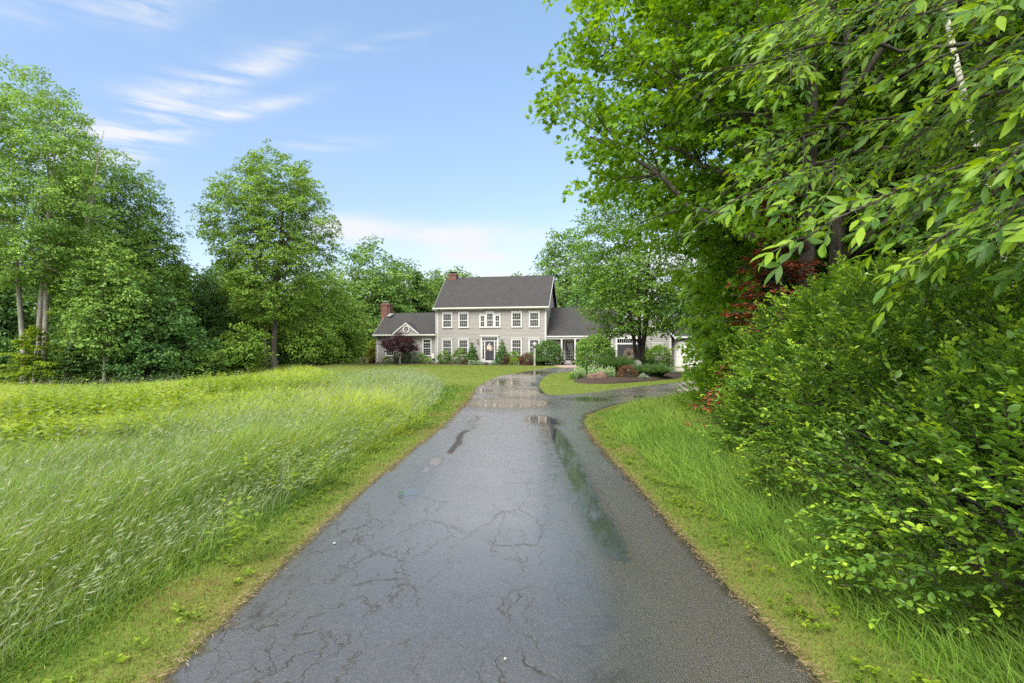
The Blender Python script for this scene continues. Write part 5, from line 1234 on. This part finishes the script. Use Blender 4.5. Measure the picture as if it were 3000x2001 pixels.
# wooden garden chair (slatted rounded back) and a birdbath beside the pear
x, y = i3(1872, 35.6); gch = thing('garden_chair', 'weathered slatted wooden garden chair among the grasses', 'chair', (x, y, tz(x, y) + .1), math.radians(8))
for k in range(5):
    xx = -.26 + .105 * k; zt = .92 - .10 * ((k - 2) / 2) ** 2
    MB().prism([(xx, .10, .28), (xx + .095, .10, .28), (xx + .095, .32, zt), (xx, .32, zt)], (0, .022, 0)).build('back_slat', MT['oldwood'], gch)
MB().prism([(-.28, -.36, .36), (.28, -.36, .36), (.28, .14, .27), (-.28, .14, .27)], (0, 0, .025)).build('seat', MT['oldwood'], gch)
for sx in (-1, 1):
    MB().box(sx * .34 - .055, sx * .34 + .055, -.40, .30, .55, .575).build('armrest', MT['oldwood'], gch)
    MB().box(sx * .33 - .022, sx * .33 + .022, -.38, -.29, 0, .55).build('leg', MT['oldwood'], gch)
    MB().prism([(sx * .33 - .02, .18, .0), (sx * .33 - .02, .28, 0), (sx * .33 - .02, .28, .55), (sx * .33 - .02, .18, .55)], (.04, 0, 0)).build('leg', MT['oldwood'], gch)
x, y = i3(1867, 36.7); bb = thing('birdbath', 'dark shallow bowl on a pedestal beside the pear trunk', 'birdbath', (x, y, tz(x, y) + .1))
MB().lathe([(.16, 0), (.17, .05), (.07, .1), (.06, .8), (.11, .86)], (0, 0, 0), 14).build('pedestal', MT['granite'], bb)
MB().lathe([(.08, .86), (.30, .97), (.335, 1.0), (.32, 1.005), (.2, .95), (.05, .94)], (0, 0, 0), 18).build('bowl', MT['granite'], bb)
# the pear in the loop
x, y = i3(1872, 37.0)
tree('pear_tree', 'broad spreading pear tree with several limbs inside the drive loop', 'tree', None, x, y, 14.0,
     [(.20, 2.3), (.28, 3.5), (.42, 3.9), (.58, 3.7), (.75, 3.3), (.88, 2.8), (.96, 2.0), (1, 1.2)], .19, 430, 12, .17, 171, MT['leaf_pear'], MT['bark_dark'], T_RHOMB, .72, .6,
     ((0, 0, .8, .2, .2), (-.1, .05, .75, -1.3, .3), (.12, 0, .85, 1.0, -.2), (.02, .1, .7, 2.0, .6)), limb_z=1.4, inner=.25, limbs=22, sprays=7)
# ------------------------------------------------------------------ trees of the left wood edge
def px_at(px, Y): return (px - CX) / F * Y
def Hof(py, Y, x): return EYE + (HY - py) * Y / F - tz(x, Y)
def wt(name, label, group, px, Y, topy, profile, tr, nc, per, leaf, seed, lm, bm='bark', **kw):
    x = px_at(px, Y); H = Hof(topy, Y, x)
    return tree(name, label, 'tree', group, x, Y, H, profile, tr, nc, per, leaf, seed, MT[lm], MT[bm], T_RHOMB, **kw)
G = 'trees of the wood edge'
wt('lone_maple', 'tall rounded maple standing alone in the meadow edge', None, 271, 47.5, 153, [(.20, 1.3), (.28, 2.6), (.36, 3.3), (.46, 3.9), (.56, 4.5), (.68, 4.5), (.8, 4.1), (.9, 3.4), (.97, 2.3), (1, 1.3)], .30, 430, 23, .175, 201, 'leaf_maple', 'bark',
   clump_r=.88, flat=.5, stems=((.25, 0, .95, .6, 0), (-.35, .1, .85, -1.2, .3)), limb_z=4.2, inner=.22, limbs=26, sprays=7)
wt('tall_birch', 'tallest open crowned tree at the left edge with bare grey trunks', None, 36, 38, 74, [(.34, 2.8), (.45, 4.8), (.58, 5.0), (.7, 4.3), (.82, 3.6), (.92, 2.6), (1, 1.3)], .21, 450, 24, .165, 202, 'leaf_pale', 'bark_pale',
   clump_r=.95, flat=.6, stems=((0, 0, 1, 1.6, 0), (-1.0, .3, .95, -1.4, .4), (1.7, .4, .9, 2.6, .3), (.7, -.2, .98, .3, .2)), limb_z=6.5, inner=.2, limbs=30, sprays=7)
wt('maple_tree', 'broad round crowned tree right of the tallest left tree', G, 110, 45, 152, [(.20, 3.0), (.3, 4.2), (.42, 4.7), (.56, 4.4), (.7, 4.0), (.84, 3.4), (.94, 2.3), (1, 1.0)], .28, 430, 26, .17, 203, 'leaf_wood', 'bark', clump_r=1.0, limb_z=4, inner=.2, limbs=24, sprays=7, stems=((0, 0, .95, .3, 0), (1.0, .6, .9, 1.0, 0)))
wt('maple_tree', 'lower spreading tree leaning toward the gap before the lone maple', G, 150, 43, 222, [(.10, 2.0), (.25, 2.7), (.5, 2.8), (.75, 2.2), (.92, 1.3), (1, .5)], .17, 260, 20, .175, 204, 'leaf_wood', 'bark_dark', clump_r=.9, inner=.2, limbs=16, sprays=7)
wt('maple_tree', 'pale leaved tree in front of the tall left trunks', G, 104, 37.5, 236, [(.22, 1.2), (.4, 2.0), (.6, 2.2), (.8, 1.7), (1, .6)], .11, 170, 11, .20, 205, 'leaf_pale', 'bark_pale', clump_r=.85, inner=.15, limbs=14, sprays=7)
wt('maple_tree', 'dark bushy tree with branches low to the meadow grass', G, 150, 40, 278, [(.05, 2.4), (.2, 3.2), (.5, 3.1), (.8, 2.0), (1, .6)], .12, 190, 12, .20, 206, 'leaf_deep', 'bark_dark', clump_r=.85, inner=.25, limbs=14, sprays=7)
wt('maple_tree', 'bluish green tree in the dip left of the lone maple', G, 196, 52, 262, [(.06, 3.2), (.25, 4.0), (.55, 3.8), (.8, 2.8), (1, .8)], .2, 260, 12, .26, 207, 'leaf_deep', 'bark_dark', clump_r=1.05, inner=.25, limbs=18, sprays=7)
wt('maple_tree', 'light green tree directly behind the lone maple trunk', G, 240, 55, 268, [(.05, 3.2), (.3, 4.2), (.6, 3.8), (.85, 2.4), (1, .8)], .2, 260, 12, .26, 208, 'leaf_maple', 'bark', clump_r=1.05, inner=.25, limbs=18, sprays=7)
wt('maple_tree', 'yellow green low tree right behind the lone maple', G, 322, 56, 268, [(.04, 3.4), (.25, 4.2), (.55, 3.9), (.8, 2.6), (1, .8)], .2, 270, 12, .26, 209, 'leaf_maple', 'bark', clump_r=1.05, inner=.25, limbs=18, sprays=7)
wt('maple_tree', 'rounded tree with the higher top left of the house', G, 372, 74, 240, [(.05, 3.6), (.25, 5.0), (.55, 4.8), (.8, 3.4), (.93, 1.8), (1, .7)], .25, 330, 12, .30, 210, 'leaf_wood', 'bark_dark', clump_r=1.2, inner=.22, limbs=20, sprays=7)
wt('maple_tree', 'dense tree rising behind the left house wing', G, 408, 82, 262, [(.05, 3.5), (.25, 4.6), (.6, 4.4), (.85, 2.8), (1, .9)], .22, 280, 12, .32, 211, 'leaf_wood', 'bark_dark', clump_r=1.2, inner=.25, limbs=18, sprays=7)
wt('maple_tree', 'open topped tree behind the wing chimney', G, 438, 88, 272, [(.1, 3), (.3, 4.0), (.6, 4.2), (.85, 3.2), (1, 1.5)], .22, 200, 10, .32, 212, 'leaf_wood', 'bark_dark', clump_r=1.2, inner=.2, limbs=18, sprays=6)
wt('maple_tree', 'tree close behind the house with leaves beside the main chimney', G, 462, 84, 268.5, [(.1, 3), (.4, 4.2), (.7, 3.5), (1, 1.2)], .22, 240, 11, .32, 213, 'leaf_wood', 'bark_dark', clump_r=1.1, inner=.2, limbs=16, sprays=7)
wt('maple_tree', 'tree right of the main roof behind the house link', G, 566, 92, 232, [(.1, 4), (.3, 5.6), (.6, 5.8), (.82, 4.2), (1, 1.6)], .26, 330, 12, .36, 214, 'leaf_wood', 'bark_dark', clump_r=1.35, inner=.2, limbs=20, sprays=7)
wt('maple_tree', 'bushy tree filling the gap right of the house gable', G, 606, 80, 268, [(.05, 4), (.3, 5), (.6, 4.6), (.85, 3), (1, 1)], .24, 300, 12, .32, 215, 'leaf_deep', 'bark_dark', clump_r=1.2, inner=.2, limbs=18, sprays=7)
wt('maple_tree', 'tree whose top just clears the middle of the main roof', G, 513, 104, 273.5, [(.1, 4), (.4, 5), (.7, 4), (1, 1.0)], .24, 260, 11, .36, 216, 'leaf_wood', 'bark_dark', clump_r=1.3, inner=.2, limbs=16, sprays=7)
xx = px_at(417, 80); conifer('spruce', 'narrow dark spruce left of the main chimney', 'tree', None, xx, 80, Hof(268, 80, xx), 2.3, .16, 221, MT['leaf_deep'], MT['bark_dark'], .42, .6, .04, 18)
xx = px_at(36, 36.5); conifer('young_hemlock', 'bright green drooping young evergreen at the meadow edge', 'tree', None, xx, 36.5, Hof(326, 36.5, xx), 2.7, .08, 222, MT['leaf_lime'], MT['bark_dark'], .17, .27, .02, 40, .34)
xx = px_at(74, 36.8); conifer('young_pine', 'small dull green pine right of the bright young evergreen', 'tree', None, xx, 36.8, Hof(346, 36.8, xx), 1.8, .06, 223, MT['leaf_yew'], MT['bark_dark'], .15, .2, .02, 50, .12)
wt('leaning_sapling', 'bright leaved low sapling reaching out over the meadow edge', None, 196, 42, 347, [(.3, 1.4), (.6, 2.0), (.85, 1.6), (1, .6)], .05, 60, 11, .19, 224, 'leaf_pale', 'bark_dark', clump_r=.6, inner=.2, limbs=8, sprays=6)
wt('leaning_sapling', 'pale green low sapling left of the lone maple trunk', None, 245, 45, 325, [(.2, 1.2), (.5, 1.9), (.8, 1.5), (1, .5)], .05, 60, 11, .19, 225, 'leaf_maple', 'bark_dark', clump_r=.6, inner=.2, limbs=8, sprays=6)
wt('leaning_sapling', 'fresh green sapling right of the lone maple trunk', None, 312, 50, 312, [(.1, 1.6), (.4, 2.4), (.7, 2.0), (1, .6)], .06, 90, 11, .20, 226, 'leaf_maple', 'bark_dark', clump_r=.7, inner=.2, limbs=8, sprays=6)
wt('leaning_sapling', 'young tree at the wood edge just left of the cream flowers', None, 336, 60, 318, [(.06, 1.8), (.4, 2.6), (.7, 2.1), (1, .6)], .06, 110, 11, .22, 227, 'leaf_maple', 'bark_dark', clump_r=.75, inner=.2, limbs=8, sprays=6)
# deep wood behind: dark tree and understory copied about
GB = 'trees deep in the wood'
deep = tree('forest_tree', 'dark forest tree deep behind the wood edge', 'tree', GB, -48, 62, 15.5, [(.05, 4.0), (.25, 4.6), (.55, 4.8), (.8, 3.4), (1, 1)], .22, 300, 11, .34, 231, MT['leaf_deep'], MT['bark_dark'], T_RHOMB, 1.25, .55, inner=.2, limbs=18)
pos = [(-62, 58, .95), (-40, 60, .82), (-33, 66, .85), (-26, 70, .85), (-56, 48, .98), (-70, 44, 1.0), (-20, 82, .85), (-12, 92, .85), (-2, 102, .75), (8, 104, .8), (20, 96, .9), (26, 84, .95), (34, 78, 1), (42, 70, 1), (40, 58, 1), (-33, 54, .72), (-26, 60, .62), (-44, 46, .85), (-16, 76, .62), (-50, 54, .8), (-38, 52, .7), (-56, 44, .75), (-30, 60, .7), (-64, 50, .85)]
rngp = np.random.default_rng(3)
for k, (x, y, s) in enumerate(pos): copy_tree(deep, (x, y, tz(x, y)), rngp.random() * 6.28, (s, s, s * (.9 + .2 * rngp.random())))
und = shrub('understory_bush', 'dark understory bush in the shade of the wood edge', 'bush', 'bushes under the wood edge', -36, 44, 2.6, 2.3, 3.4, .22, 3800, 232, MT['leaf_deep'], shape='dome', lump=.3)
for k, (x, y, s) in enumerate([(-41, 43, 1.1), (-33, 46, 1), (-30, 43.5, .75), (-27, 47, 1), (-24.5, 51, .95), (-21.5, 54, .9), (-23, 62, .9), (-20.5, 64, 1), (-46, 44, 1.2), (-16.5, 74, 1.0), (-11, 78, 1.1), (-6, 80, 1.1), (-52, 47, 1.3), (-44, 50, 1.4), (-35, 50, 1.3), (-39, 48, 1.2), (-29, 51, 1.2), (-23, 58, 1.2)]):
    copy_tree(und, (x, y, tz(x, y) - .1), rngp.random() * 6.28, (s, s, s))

# ------------------------------------------------------------------ right side: near trees and shrubs
ext_spread = dict(limbs=34, inner=.12, sprays=7)
tree('red_maple', 'large bright maple overhanging the right side of the drive', 'tree', None, 5.7, 11.2, 14.5,
     [(.26, 2.6), (.34, 4.3), (.45, 4.9), (.6, 5.1), (.75, 4.6), (.9, 3.2), (1, 1.2)], .21, 470, 19, .118, 301, MT['leaf_near'], MT['bark'], T_MAPLE, .62, .5,
     ((0, 0, .95, .5, .2), (.5, .1, .9, 1.2, .5)), limb_z=3.2, spread=1.05, clear=(.1, .75, 4.0, 9.0), **ext_spread)
tree('red_maple', 'second maple with a dark trunk behind the right hand shrubs', 'tree', None, 7.0, 14.8, 13.0,
     [(.22, 2.2), (.35, 3.6), (.5, 4.2), (.7, 4.0), (.88, 2.6), (1, 1.0)], .20, 300, 13, .15, 302, MT['leaf_near'], MT['bark_dark'], T_MAPLE, .7, .5, limb_z=2.6, **ext_spread)
tree('maple_sapling', 'leafy green sapling at the drive bend behind the tall grass', 'tree', None, 7.1, 16.8, 4.4, [(.08, 1.0), (.25, 1.5), (.5, 1.6), (.75, 1.2), (1, .4)], .05, 120, 12, .13, 303, MT['leaf_near'], MT['bark_dark'], T_MAPLE, .42, .55, limbs=14, inner=.15)
tree('maple_sapling', 'taller leafy sapling between the drive bend and the maples', 'tree', None, 8.2, 19.5, 7.4, [(.1, 1.6), (.3, 2.4), (.55, 2.5), (.8, 1.7), (1, .5)], .08, 190, 12, .15, 304, MT['leaf_near'], MT['bark_dark'], T_MAPLE, .55, .55, limbs=16, inner=.15)
tree('maple_sapling', 'low sapling with pale leaves in front of the garage view', 'tree', None, 5.9, 14.0, 3.0, [(.08, .9), (.3, 1.3), (.6, 1.2), (.85, .7), (1, .3)], .04, 90, 12, .12, 305, MT['leaf_near'], MT['bark_dark'], T_MAPLE, .36, .55, limbs=10, inner=.15)
conifer('dead_hemlock', 'dead rust brown conifer between the maples', 'tree', None, 5.1, 10.9, 4.9, 1.5, .07, 306, MT['leaf_rust'], MT['bark_dark'], .12, .26, .40, 30, .2, 1, .25)
conifer('dead_hemlock', 'low rust red dead branches at the foot of the saplings', 'bush', None, 4.25, 11.0, 1.35, .75, .03, 307, MT['leaf_rust'], MT['bark_dark'], .10, .18, .15, 40, .2, .9, .2)
# the shade wood on the right
rt = tree('shade_tree', 'tall tree in the dim wood on the right', 'tree', 'trees in the wood on the right', 11.5, 13.5, 15, [(.10, 3.2), (.3, 3.8), (.55, 4.0), (.8, 3.2), (1, 1)], .17, 240, 12, .22, 311, MT['leaf_wood'], MT['bark_dark'], T_RHOMB, .95, .55, inner=.2, limbs=18)
for k, (x, y, s) in enumerate([(15, 17, 1.0), (10, 19, .9), (14, 24, 1.0), (20, 22, 1.1), (20, 30, 1.1), (11, 9.5, .9), (15, 11, 1.1), (26, 27, 1.1), (13, 31, .62), (17, 34, .75), (19, 42, .8), (26, 40, 1)]):
    copy_tree(rt, (x, y, tz(x, y)), rngp.random() * 6.28, (s, s, s * (.92 + .16 * rngp.random())))
hm = conifer('hemlock', 'bare branched dim evergreen in the right hand wood', 'tree', 'evergreens in the right hand wood', 8.6, 8.6, 11, 1.9, .13, 312, MT['leaf_deep'], MT['bark_dark'], .16, .42, .06, 14, .15, .8, .5)
for k, (x, y, s) in enumerate([(7.4, 6.4, .95), (9.6, 11.2, 1.1), (11.2, 7.2, 1), (8.0, 10.2, 1.0)]): copy_tree(hm, (x, y, tz(x, y)), rngp.random() * 6.28, (s, s, s))
b_ = MB()
tb = thing('birch', 'slender pale leaning birch stem at the right edge of the wood', 'tree', (6.0, 6.6, tz(6.0, 6.6)))
P = np.stack([np.linspace(.3, -1.2, 12) + .05 * np.sin(np.linspace(0, 7, 12)), np.linspace(0, .3, 12), np.linspace(-.2, 8, 12)], 1); V, T = tube_mesh([(P, np.linspace(.05, .025, 12))], 8); mesh_tris('trunk', V, T, MT['bark_birch'], tb)
L = Leaves(); n = 900; P2 = rngp.normal(0, 1, (n, 3)) * (.8, .8, 1.2) + (-1.1, .3, 7.6); L.add(P2, rngp.normal(0, 1, (n, 3)) + (0, 0, -.5), rngp.normal(0, .5, (n, 3)) + (0, 0, 1), .08, rngp.random(n)); L.build('crown', T_OVAL, MT['leaf_near'], tb)

# glossy shrubs along the right: arching twigs with alternate leaves
def gloss_shrub(label, x, y, rx, ry, h, n_tw, leaf, seed, lm='leaf_gloss', nl=13, tw=.36, name='winterberry', group='glossy shrubs on the right', back=True):
    rng = np.random.default_rng(seed); root = thing(name, label, 'shrub', (x, y, tz(x, y)), 0, group)
    cz = -.35 + 1.35 * rng.random(n_tw); a = rng.random(n_tw) * 2 * PI; r = np.sqrt(np.clip(1 - cz ** 2, 0, 1)); ph = rng.random(6) * 6.28
    lob = 1 + .13 * np.sin(3 * a + ph[0] + 3 * cz) + .10 * np.sin(5 * a - 5 * cz + ph[1]) + .08 * np.sin(9 * a + 8 * cz + ph[2])
    dep = np.where(rng.random(n_tw) < .62, 1 - .10 * rng.random(n_tw), .55 + .4 * rng.random(n_tw))
    zz = (cz + .42) / 1.42 * h
    P = np.stack([rx * r * lob * dep * np.cos(a), ry * r * lob * dep * np.sin(a), np.maximum(zz * (.5 + .5 * dep) * (1 + .07 * np.sin(5 * a + ph[3])), .05)], 1)
    out = unit(np.stack([r * np.cos(a) / rx, r * np.sin(a) / ry, (cz + .1) / h], 1))
    D = unit(out * .9 + np.array((-.15, -.1, .55)) + rng.normal(0, .38, (n_tw, 3)))
    gap = np.sin(P[:, 0] * 3.1 + ph[4]) * np.sin(P[:, 1] * 2.7 + ph[5]) + .8 * np.sin(P[:, 2] * 4.3 + ph[0] + P[:, 0]) * np.sin(P[:, 1] * 4.6 + ph[1]); keep = (gap > -.62) | (rng.random(n_tw) < .25)
    P, out, dep, cz, D = P[keep], out[keep], dep[keep], cz[keep], D[keep]; n_tw = len(P)
    L = tw * (.6 + .8 * rng.random(n_tw)); fresh = rng.random(n_tw)
    side = unit(np.cross(D, np.tile(A(.1, .05, 1), (n_tw, 1)))); upv = np.cross(side, D)
    Lv = Leaves(); st = []
    for k in range(nl):
        u = (k + .5) / nl; sg = 1 if k % 2 else -1
        p = P + D * (L * (u - .35))[:, None] - np.array((0, 0, .18)) * (L * u * u)[:, None]
        d = unit(D * .65 + side * (sg * .75) + rng.normal(0, .28, (n_tw, 3)) + np.array((-.1, 0, -.05)))
        nn = unit(upv * .8 + np.array((0, -.1, .5)) + rng.normal(0, .38, (n_tw, 3)))
        s = leaf * (.6 + .85 * rng.random(n_tw)) * (1.1 - .35 * u)
        Lv.add(p, d, nn, s, np.clip(.10 + .42 * fresh * dep + .28 * u ** 2 * (fresh > .45) + .25 * rng.random(n_tw), 0, 1))
    Lv.build('foliage', T_OVAL, MT[lm], root, True)
    for j in range(0, n_tw):
        q = P[j]
        if dep[j] > .9 and rng.random() < .35: st.append((np.array([q - D[j] * L[j] * .4, q + D[j] * L[j] * .6 - np.array((0, 0, .1 * L[j]))]), np.array((.005, .002))))
    for j in rng.choice(n_tw, 46, replace=False):
        e = P[j]; b0 = np.array((.18 * e[0] + rng.normal(0, .08), .18 * e[1] + rng.normal(0, .08), -.05))
        st.append((bez(b0, b0 + (e - b0) * .45 + np.array((0, 0, .25 * h)), e, 9) + rng.normal(0, .012, (9, 3)), np.linspace(.014, .004, 9)))
    V, T = tube_mesh(st, 5); mesh_tris('stem', V, T, MT['bark_dark'], root); return root
gloss_shrub('nearest glossy shrub with leaves down to the grass at the lower right', 3.6, 3.6, 1.25, 1.45, 1.75, 2600, .062, 401)
gloss_shrub('tall glossy shrub right behind the nearest low one', 4.6, 5.7, 1.7, 1.6, 2.6, 4000, .062, 402)
gloss_shrub('broad glossy shrub with yellow green tips in the middle of the row', 5.0, 8.1, 1.7, 1.6, 2.7, 4000, .066, 403)
gloss_shrub('glossy shrub at the far end of the row by the saplings', 5.4, 10.6, 1.5, 1.3, 2.1, 2400, .07, 404)
gloss_shrub('shaded glossy shrub at the right picture edge', 5.5, 3.6, 1.1, 1.4, 2.4, 2200, .062, 405)
gloss_shrub('low loose shrub below the rust red branches', 5.0, 13.4, 1.0, .9, 1.3, 500, .08, 406, 'leaf_near')
for k in range(16): pass

# hickory boughs reaching in from the right
hk = thing('hickory', 'near tree with big compound leaves hanging in from the upper right', 'tree', (6.6, 5.0, tz(6.6, 5.0)))
base = np.array((6.6, 5.0, tz(6.6, 5.0))); rng = np.random.default_rng(501)
def W3(px, py, Y): return np.array((px_at(px, Y), Y, EYE + (HY - py) * Y / F))
tips = [(768, 36, 3.6), (684, 106, 4.1), (690, 228, 3.9), (782, 252, 2.9), (892, 276, 2.9), (968, 192, 2.6), (880, 88, 3.3), (812, 3, 3.5), (932, 140, 3.6), (990, 80, 3.1), (930, 48, 3.6), (972, 246, 2.7), (1016, 226, 2.7), (905, 215, 3.9), (880, 20, 4.2), (1000, 20, 3.4), (1010, 130, 3.8), (955, 100, 4.4), (1040, 170, 3.4), (770, 205, 4.4), (850, 232, 3.6), (930, 262, 3.5), (1010, 275, 3.2), (1060, 60, 3.2), (900, -30, 3.6), (800, -40, 3.9), (980, -40, 3.2), (960, 165, 4.9), (740, 70, 4.6), (1040, 260, 2.8), (720, 180, 4.5), (700, 60, 5.0), (820, 215, 3.9), (870, 250, 3.3), (950, 225, 3.2), (1000, 180, 2.9), (920, 110, 3.1), (860, 45, 3.4), (960, 20, 3.0), (1030, 95, 2.8)]
paths = []; Lv = Leaves()
tk = np.array([(0, 0, -.3), (.05, 0, 2.0), (-.1, -.1, 4.2), (-.35, -.3, 6.2), (-.8, -.6, 8.5), (-1.2, -.8, 11)], float); paths.append((tk, np.array((.21, .17, .15, .12, .09, .04))))
lm_paths = [np.array([(0, 0, 2.6), (-1.1, -.9, 4.0), (-2.2, -1.6, 4.6), (-3.2, -2.0, 4.7)], float), np.array([(-.05, 0, 3.6), (-.9, -.6, 4.7), (-1.9, -1.1, 5.8)], float), np.array([(0, 0, 2.0), (-.9, -1.0, 2.7), (-1.9, -1.7, 3.0)], float)]
for P in lm_paths: paths.append((P, np.linspace(.075, .022, len(P))))
for i, (px, py, Y) in enumerate(tips):
    e = W3(px + 26, py - 16, Y) - base
    L = 2.0 + 1.1 * rng.random()
    s = e + np.array((L * (.82 + .1 * rng.random()), L * (.25 + .3 * rng.random()), L * (.26 + .18 * rng.random())))
    s[0] = min(s[0], .1)
    c = (s + e) / 2 + np.array((0, 0, .12 * L)) + rng.normal(0, .05, 3)
    P = bez(s, c, e, 12); P[1:-1] += rng.normal(0, .012, (10, 3)); paths.append((P, np.linspace(.017, .004, 12)))
    back = P[0]; tgt = tk[np.argmin(np.abs(tk[:, 2] - max(1.8, back[2] - .5)))]; paths.append((bez(tgt, (tgt + back) / 2 + np.array((0, 0, .15)), back, 6), np.linspace(.034, .017, 6)))
    D = unit(np.gradient(P, axis=0)); twigs = [(P, D, L, .9, .085)]
    for k in range(int(3 + 3 * rng.random())):
        u = .12 + .72 * rng.random(); i0 = int(u * 11); q = P[i0]; dd2 = D[i0]; sd = unit(np.cross(dd2, np.array((0, 0, 1.0)))); Lt = rng.uniform(.35, .85)
        e2 = q + (dd2 * .8 + sd * rng.choice((-1, 1)) * rng.uniform(.3, .9) + np.array((0, 0, rng.uniform(-.45, .25)))) * Lt
        P2 = bez(q, (q + e2) / 2 + np.array((0, 0, .08 * Lt)), e2, 8); paths.append((P2, np.linspace(.007, .003, 8))); twigs.append((P2, unit(np.gradient(P2, axis=0)), Lt, .85, .075))
    for (Pt, Dt, Lt, cover, gap) in twigs:
        nlv = max(3, int(Lt * cover / gap)); nP = len(Pt) - 1
        for k in range(nlv):
            u = 1 - cover * (k + .25 * rng.random() * (k > 0)) / nlv; j = u * nP; i0 = min(int(j), nP - 1); q = Pt[i0] + (Pt[i0 + 1] - Pt[i0]) * (j - i0); dd2 = Dt[i0]
            sd = unit(np.cross(dd2, np.array((0, 0, 1.0)))); sg = 1 if k % 2 else -1
            ax = unit(dd2 * (.55 + .6 * (k == 0)) + sd * sg * (.8 * (k > 0)) * rng.uniform(.4, 1.2) + np.array((-.6, -.1, rng.uniform(-.55, .08))) + rng.normal(0, .2, 3))
            rl = rng.uniform(.15, .27); npair = 2 if rng.random() < .45 else 3; hue = rng.random()
            upn = unit(np.array((0, 0, 1.0)) + rng.normal(0, .45, 3) + np.array((-.25, -.35, 0))); sd2 = unit(np.cross(ax, upn))
            m_ax = q + ax * rl - np.array((0, 0, .05)); paths.append((np.array([q, q + ax * rl * .5 - np.array((0, 0, .012)), m_ax]), np.array((.003, .0022, .0013))))
            pp = []; dr_ = []; sz = []
            for t_ in range(npair):
                w_ = .40 + .28 * t_
                for sgn in (-1, 1):
                    pp.append(q + ax * rl * w_ - np.array((0, 0, .05 * w_ * w_))); dr_.append(ax * .9 + sd2 * sgn * rng.uniform(.5, .95) + np.array((-.45, 0, -.30)) + rng.normal(0, .25, 3)); sz.append(.062 + .016 * t_)
            pp.append(m_ax); dr_.append(ax + np.array((-.1, 0, -.6)) + rng.normal(0, .15, 3)); sz.append(.105)
            n = len(pp); Lv.add(np.array(pp), np.array(dr_), upn + rng.normal(0, .38, (n, 3)), np.array(sz) * rng.uniform(.85, 1.3), np.clip(-.05 + .65 * hue + .42 * rng.random(n), 0, 1))
V, T = tube_mesh(paths, 6); mesh_tris('trunk', V, T, MT['bark_dark'], hk)
Lv.build('crown', T_LANCE, MT['leaf_hickory'], hk, True)

# ------------------------------------------------------------------ little things on the ground
def small(name, label, cat, x, y, mb_or, mat, z=.0, rz=0.0):
    o = mb_or.build(name, mat); o.location = (x, y, tz(x, y) + .014 + z); o.rotation_euler.z = rz; return tag(o, label, cat)
x, y = at(403.8, 496.5)
mb = MB(); V_, T_ = T_MAPLE
for tri in T_: mb.poly([(V_[i][0] * .09, V_[i][1] * .09, .02 + .035 * abs(V_[i][0]) + V_[i][2] * .02) for i in tri])
small('fallen_leaf', 'single green leaf lying by the left puddle on the asphalt', 'leaf', x, y, mb, MT['leaf_near'], 0, 1.1)
x, y = at(768 / K, 1252 / K); small('pebble', 'small pale stone near the left driveway edge', 'stone', x, y, MB().lathe([(.006, 0), (.014, .004), (.013, .009), (.004, .012)], (0, 0, 0), 9), MT['oldwood'])
x, y = at(1160 / K, 1522 / K); small('acorn', 'tiny tan acorn on the asphalt at the lower middle', 'acorn', x, y, MB().lathe([(.002, 0), (.007, .004), (.008, .010), (.0065, .014), (.002, .017)], (0, 0, 0), 9), MT['oldwood'])
# red clover blooms in the meadow
MT['clover'] = simple_mat('clover_pink', (.30, .12, .26), .8, .1, .3, 60)
for k, (px, py) in enumerate([(16, 451), (6, 455), (90, 452), (93, 455), (106, 453), (113, 449), (115, 458), (98, 451)]):
    x, y = at(px, py + 24); z = tz(x, y); c = thing('clover_flower', 'purple red clover bloom standing in the left meadow', 'flower', (x, y, z), 0, 'clover blooms in the meadow')
    hgt_ = EYE + (HY - py) * y / F - z
    MB().tube([(0, 0, 0), (.01, 0, hgt_)], [.003, .002], 4).build('stem', MT['lawn'], c)
    MB().lathe([(.004, -.014), (.014, -.006), (.017, .004), (.012, .014), (.004, .018)], (.01, 0, hgt_), 8).build('bloom', MT['clover'], c)
print('SCENE BUILT', len(bpy.data.objects))
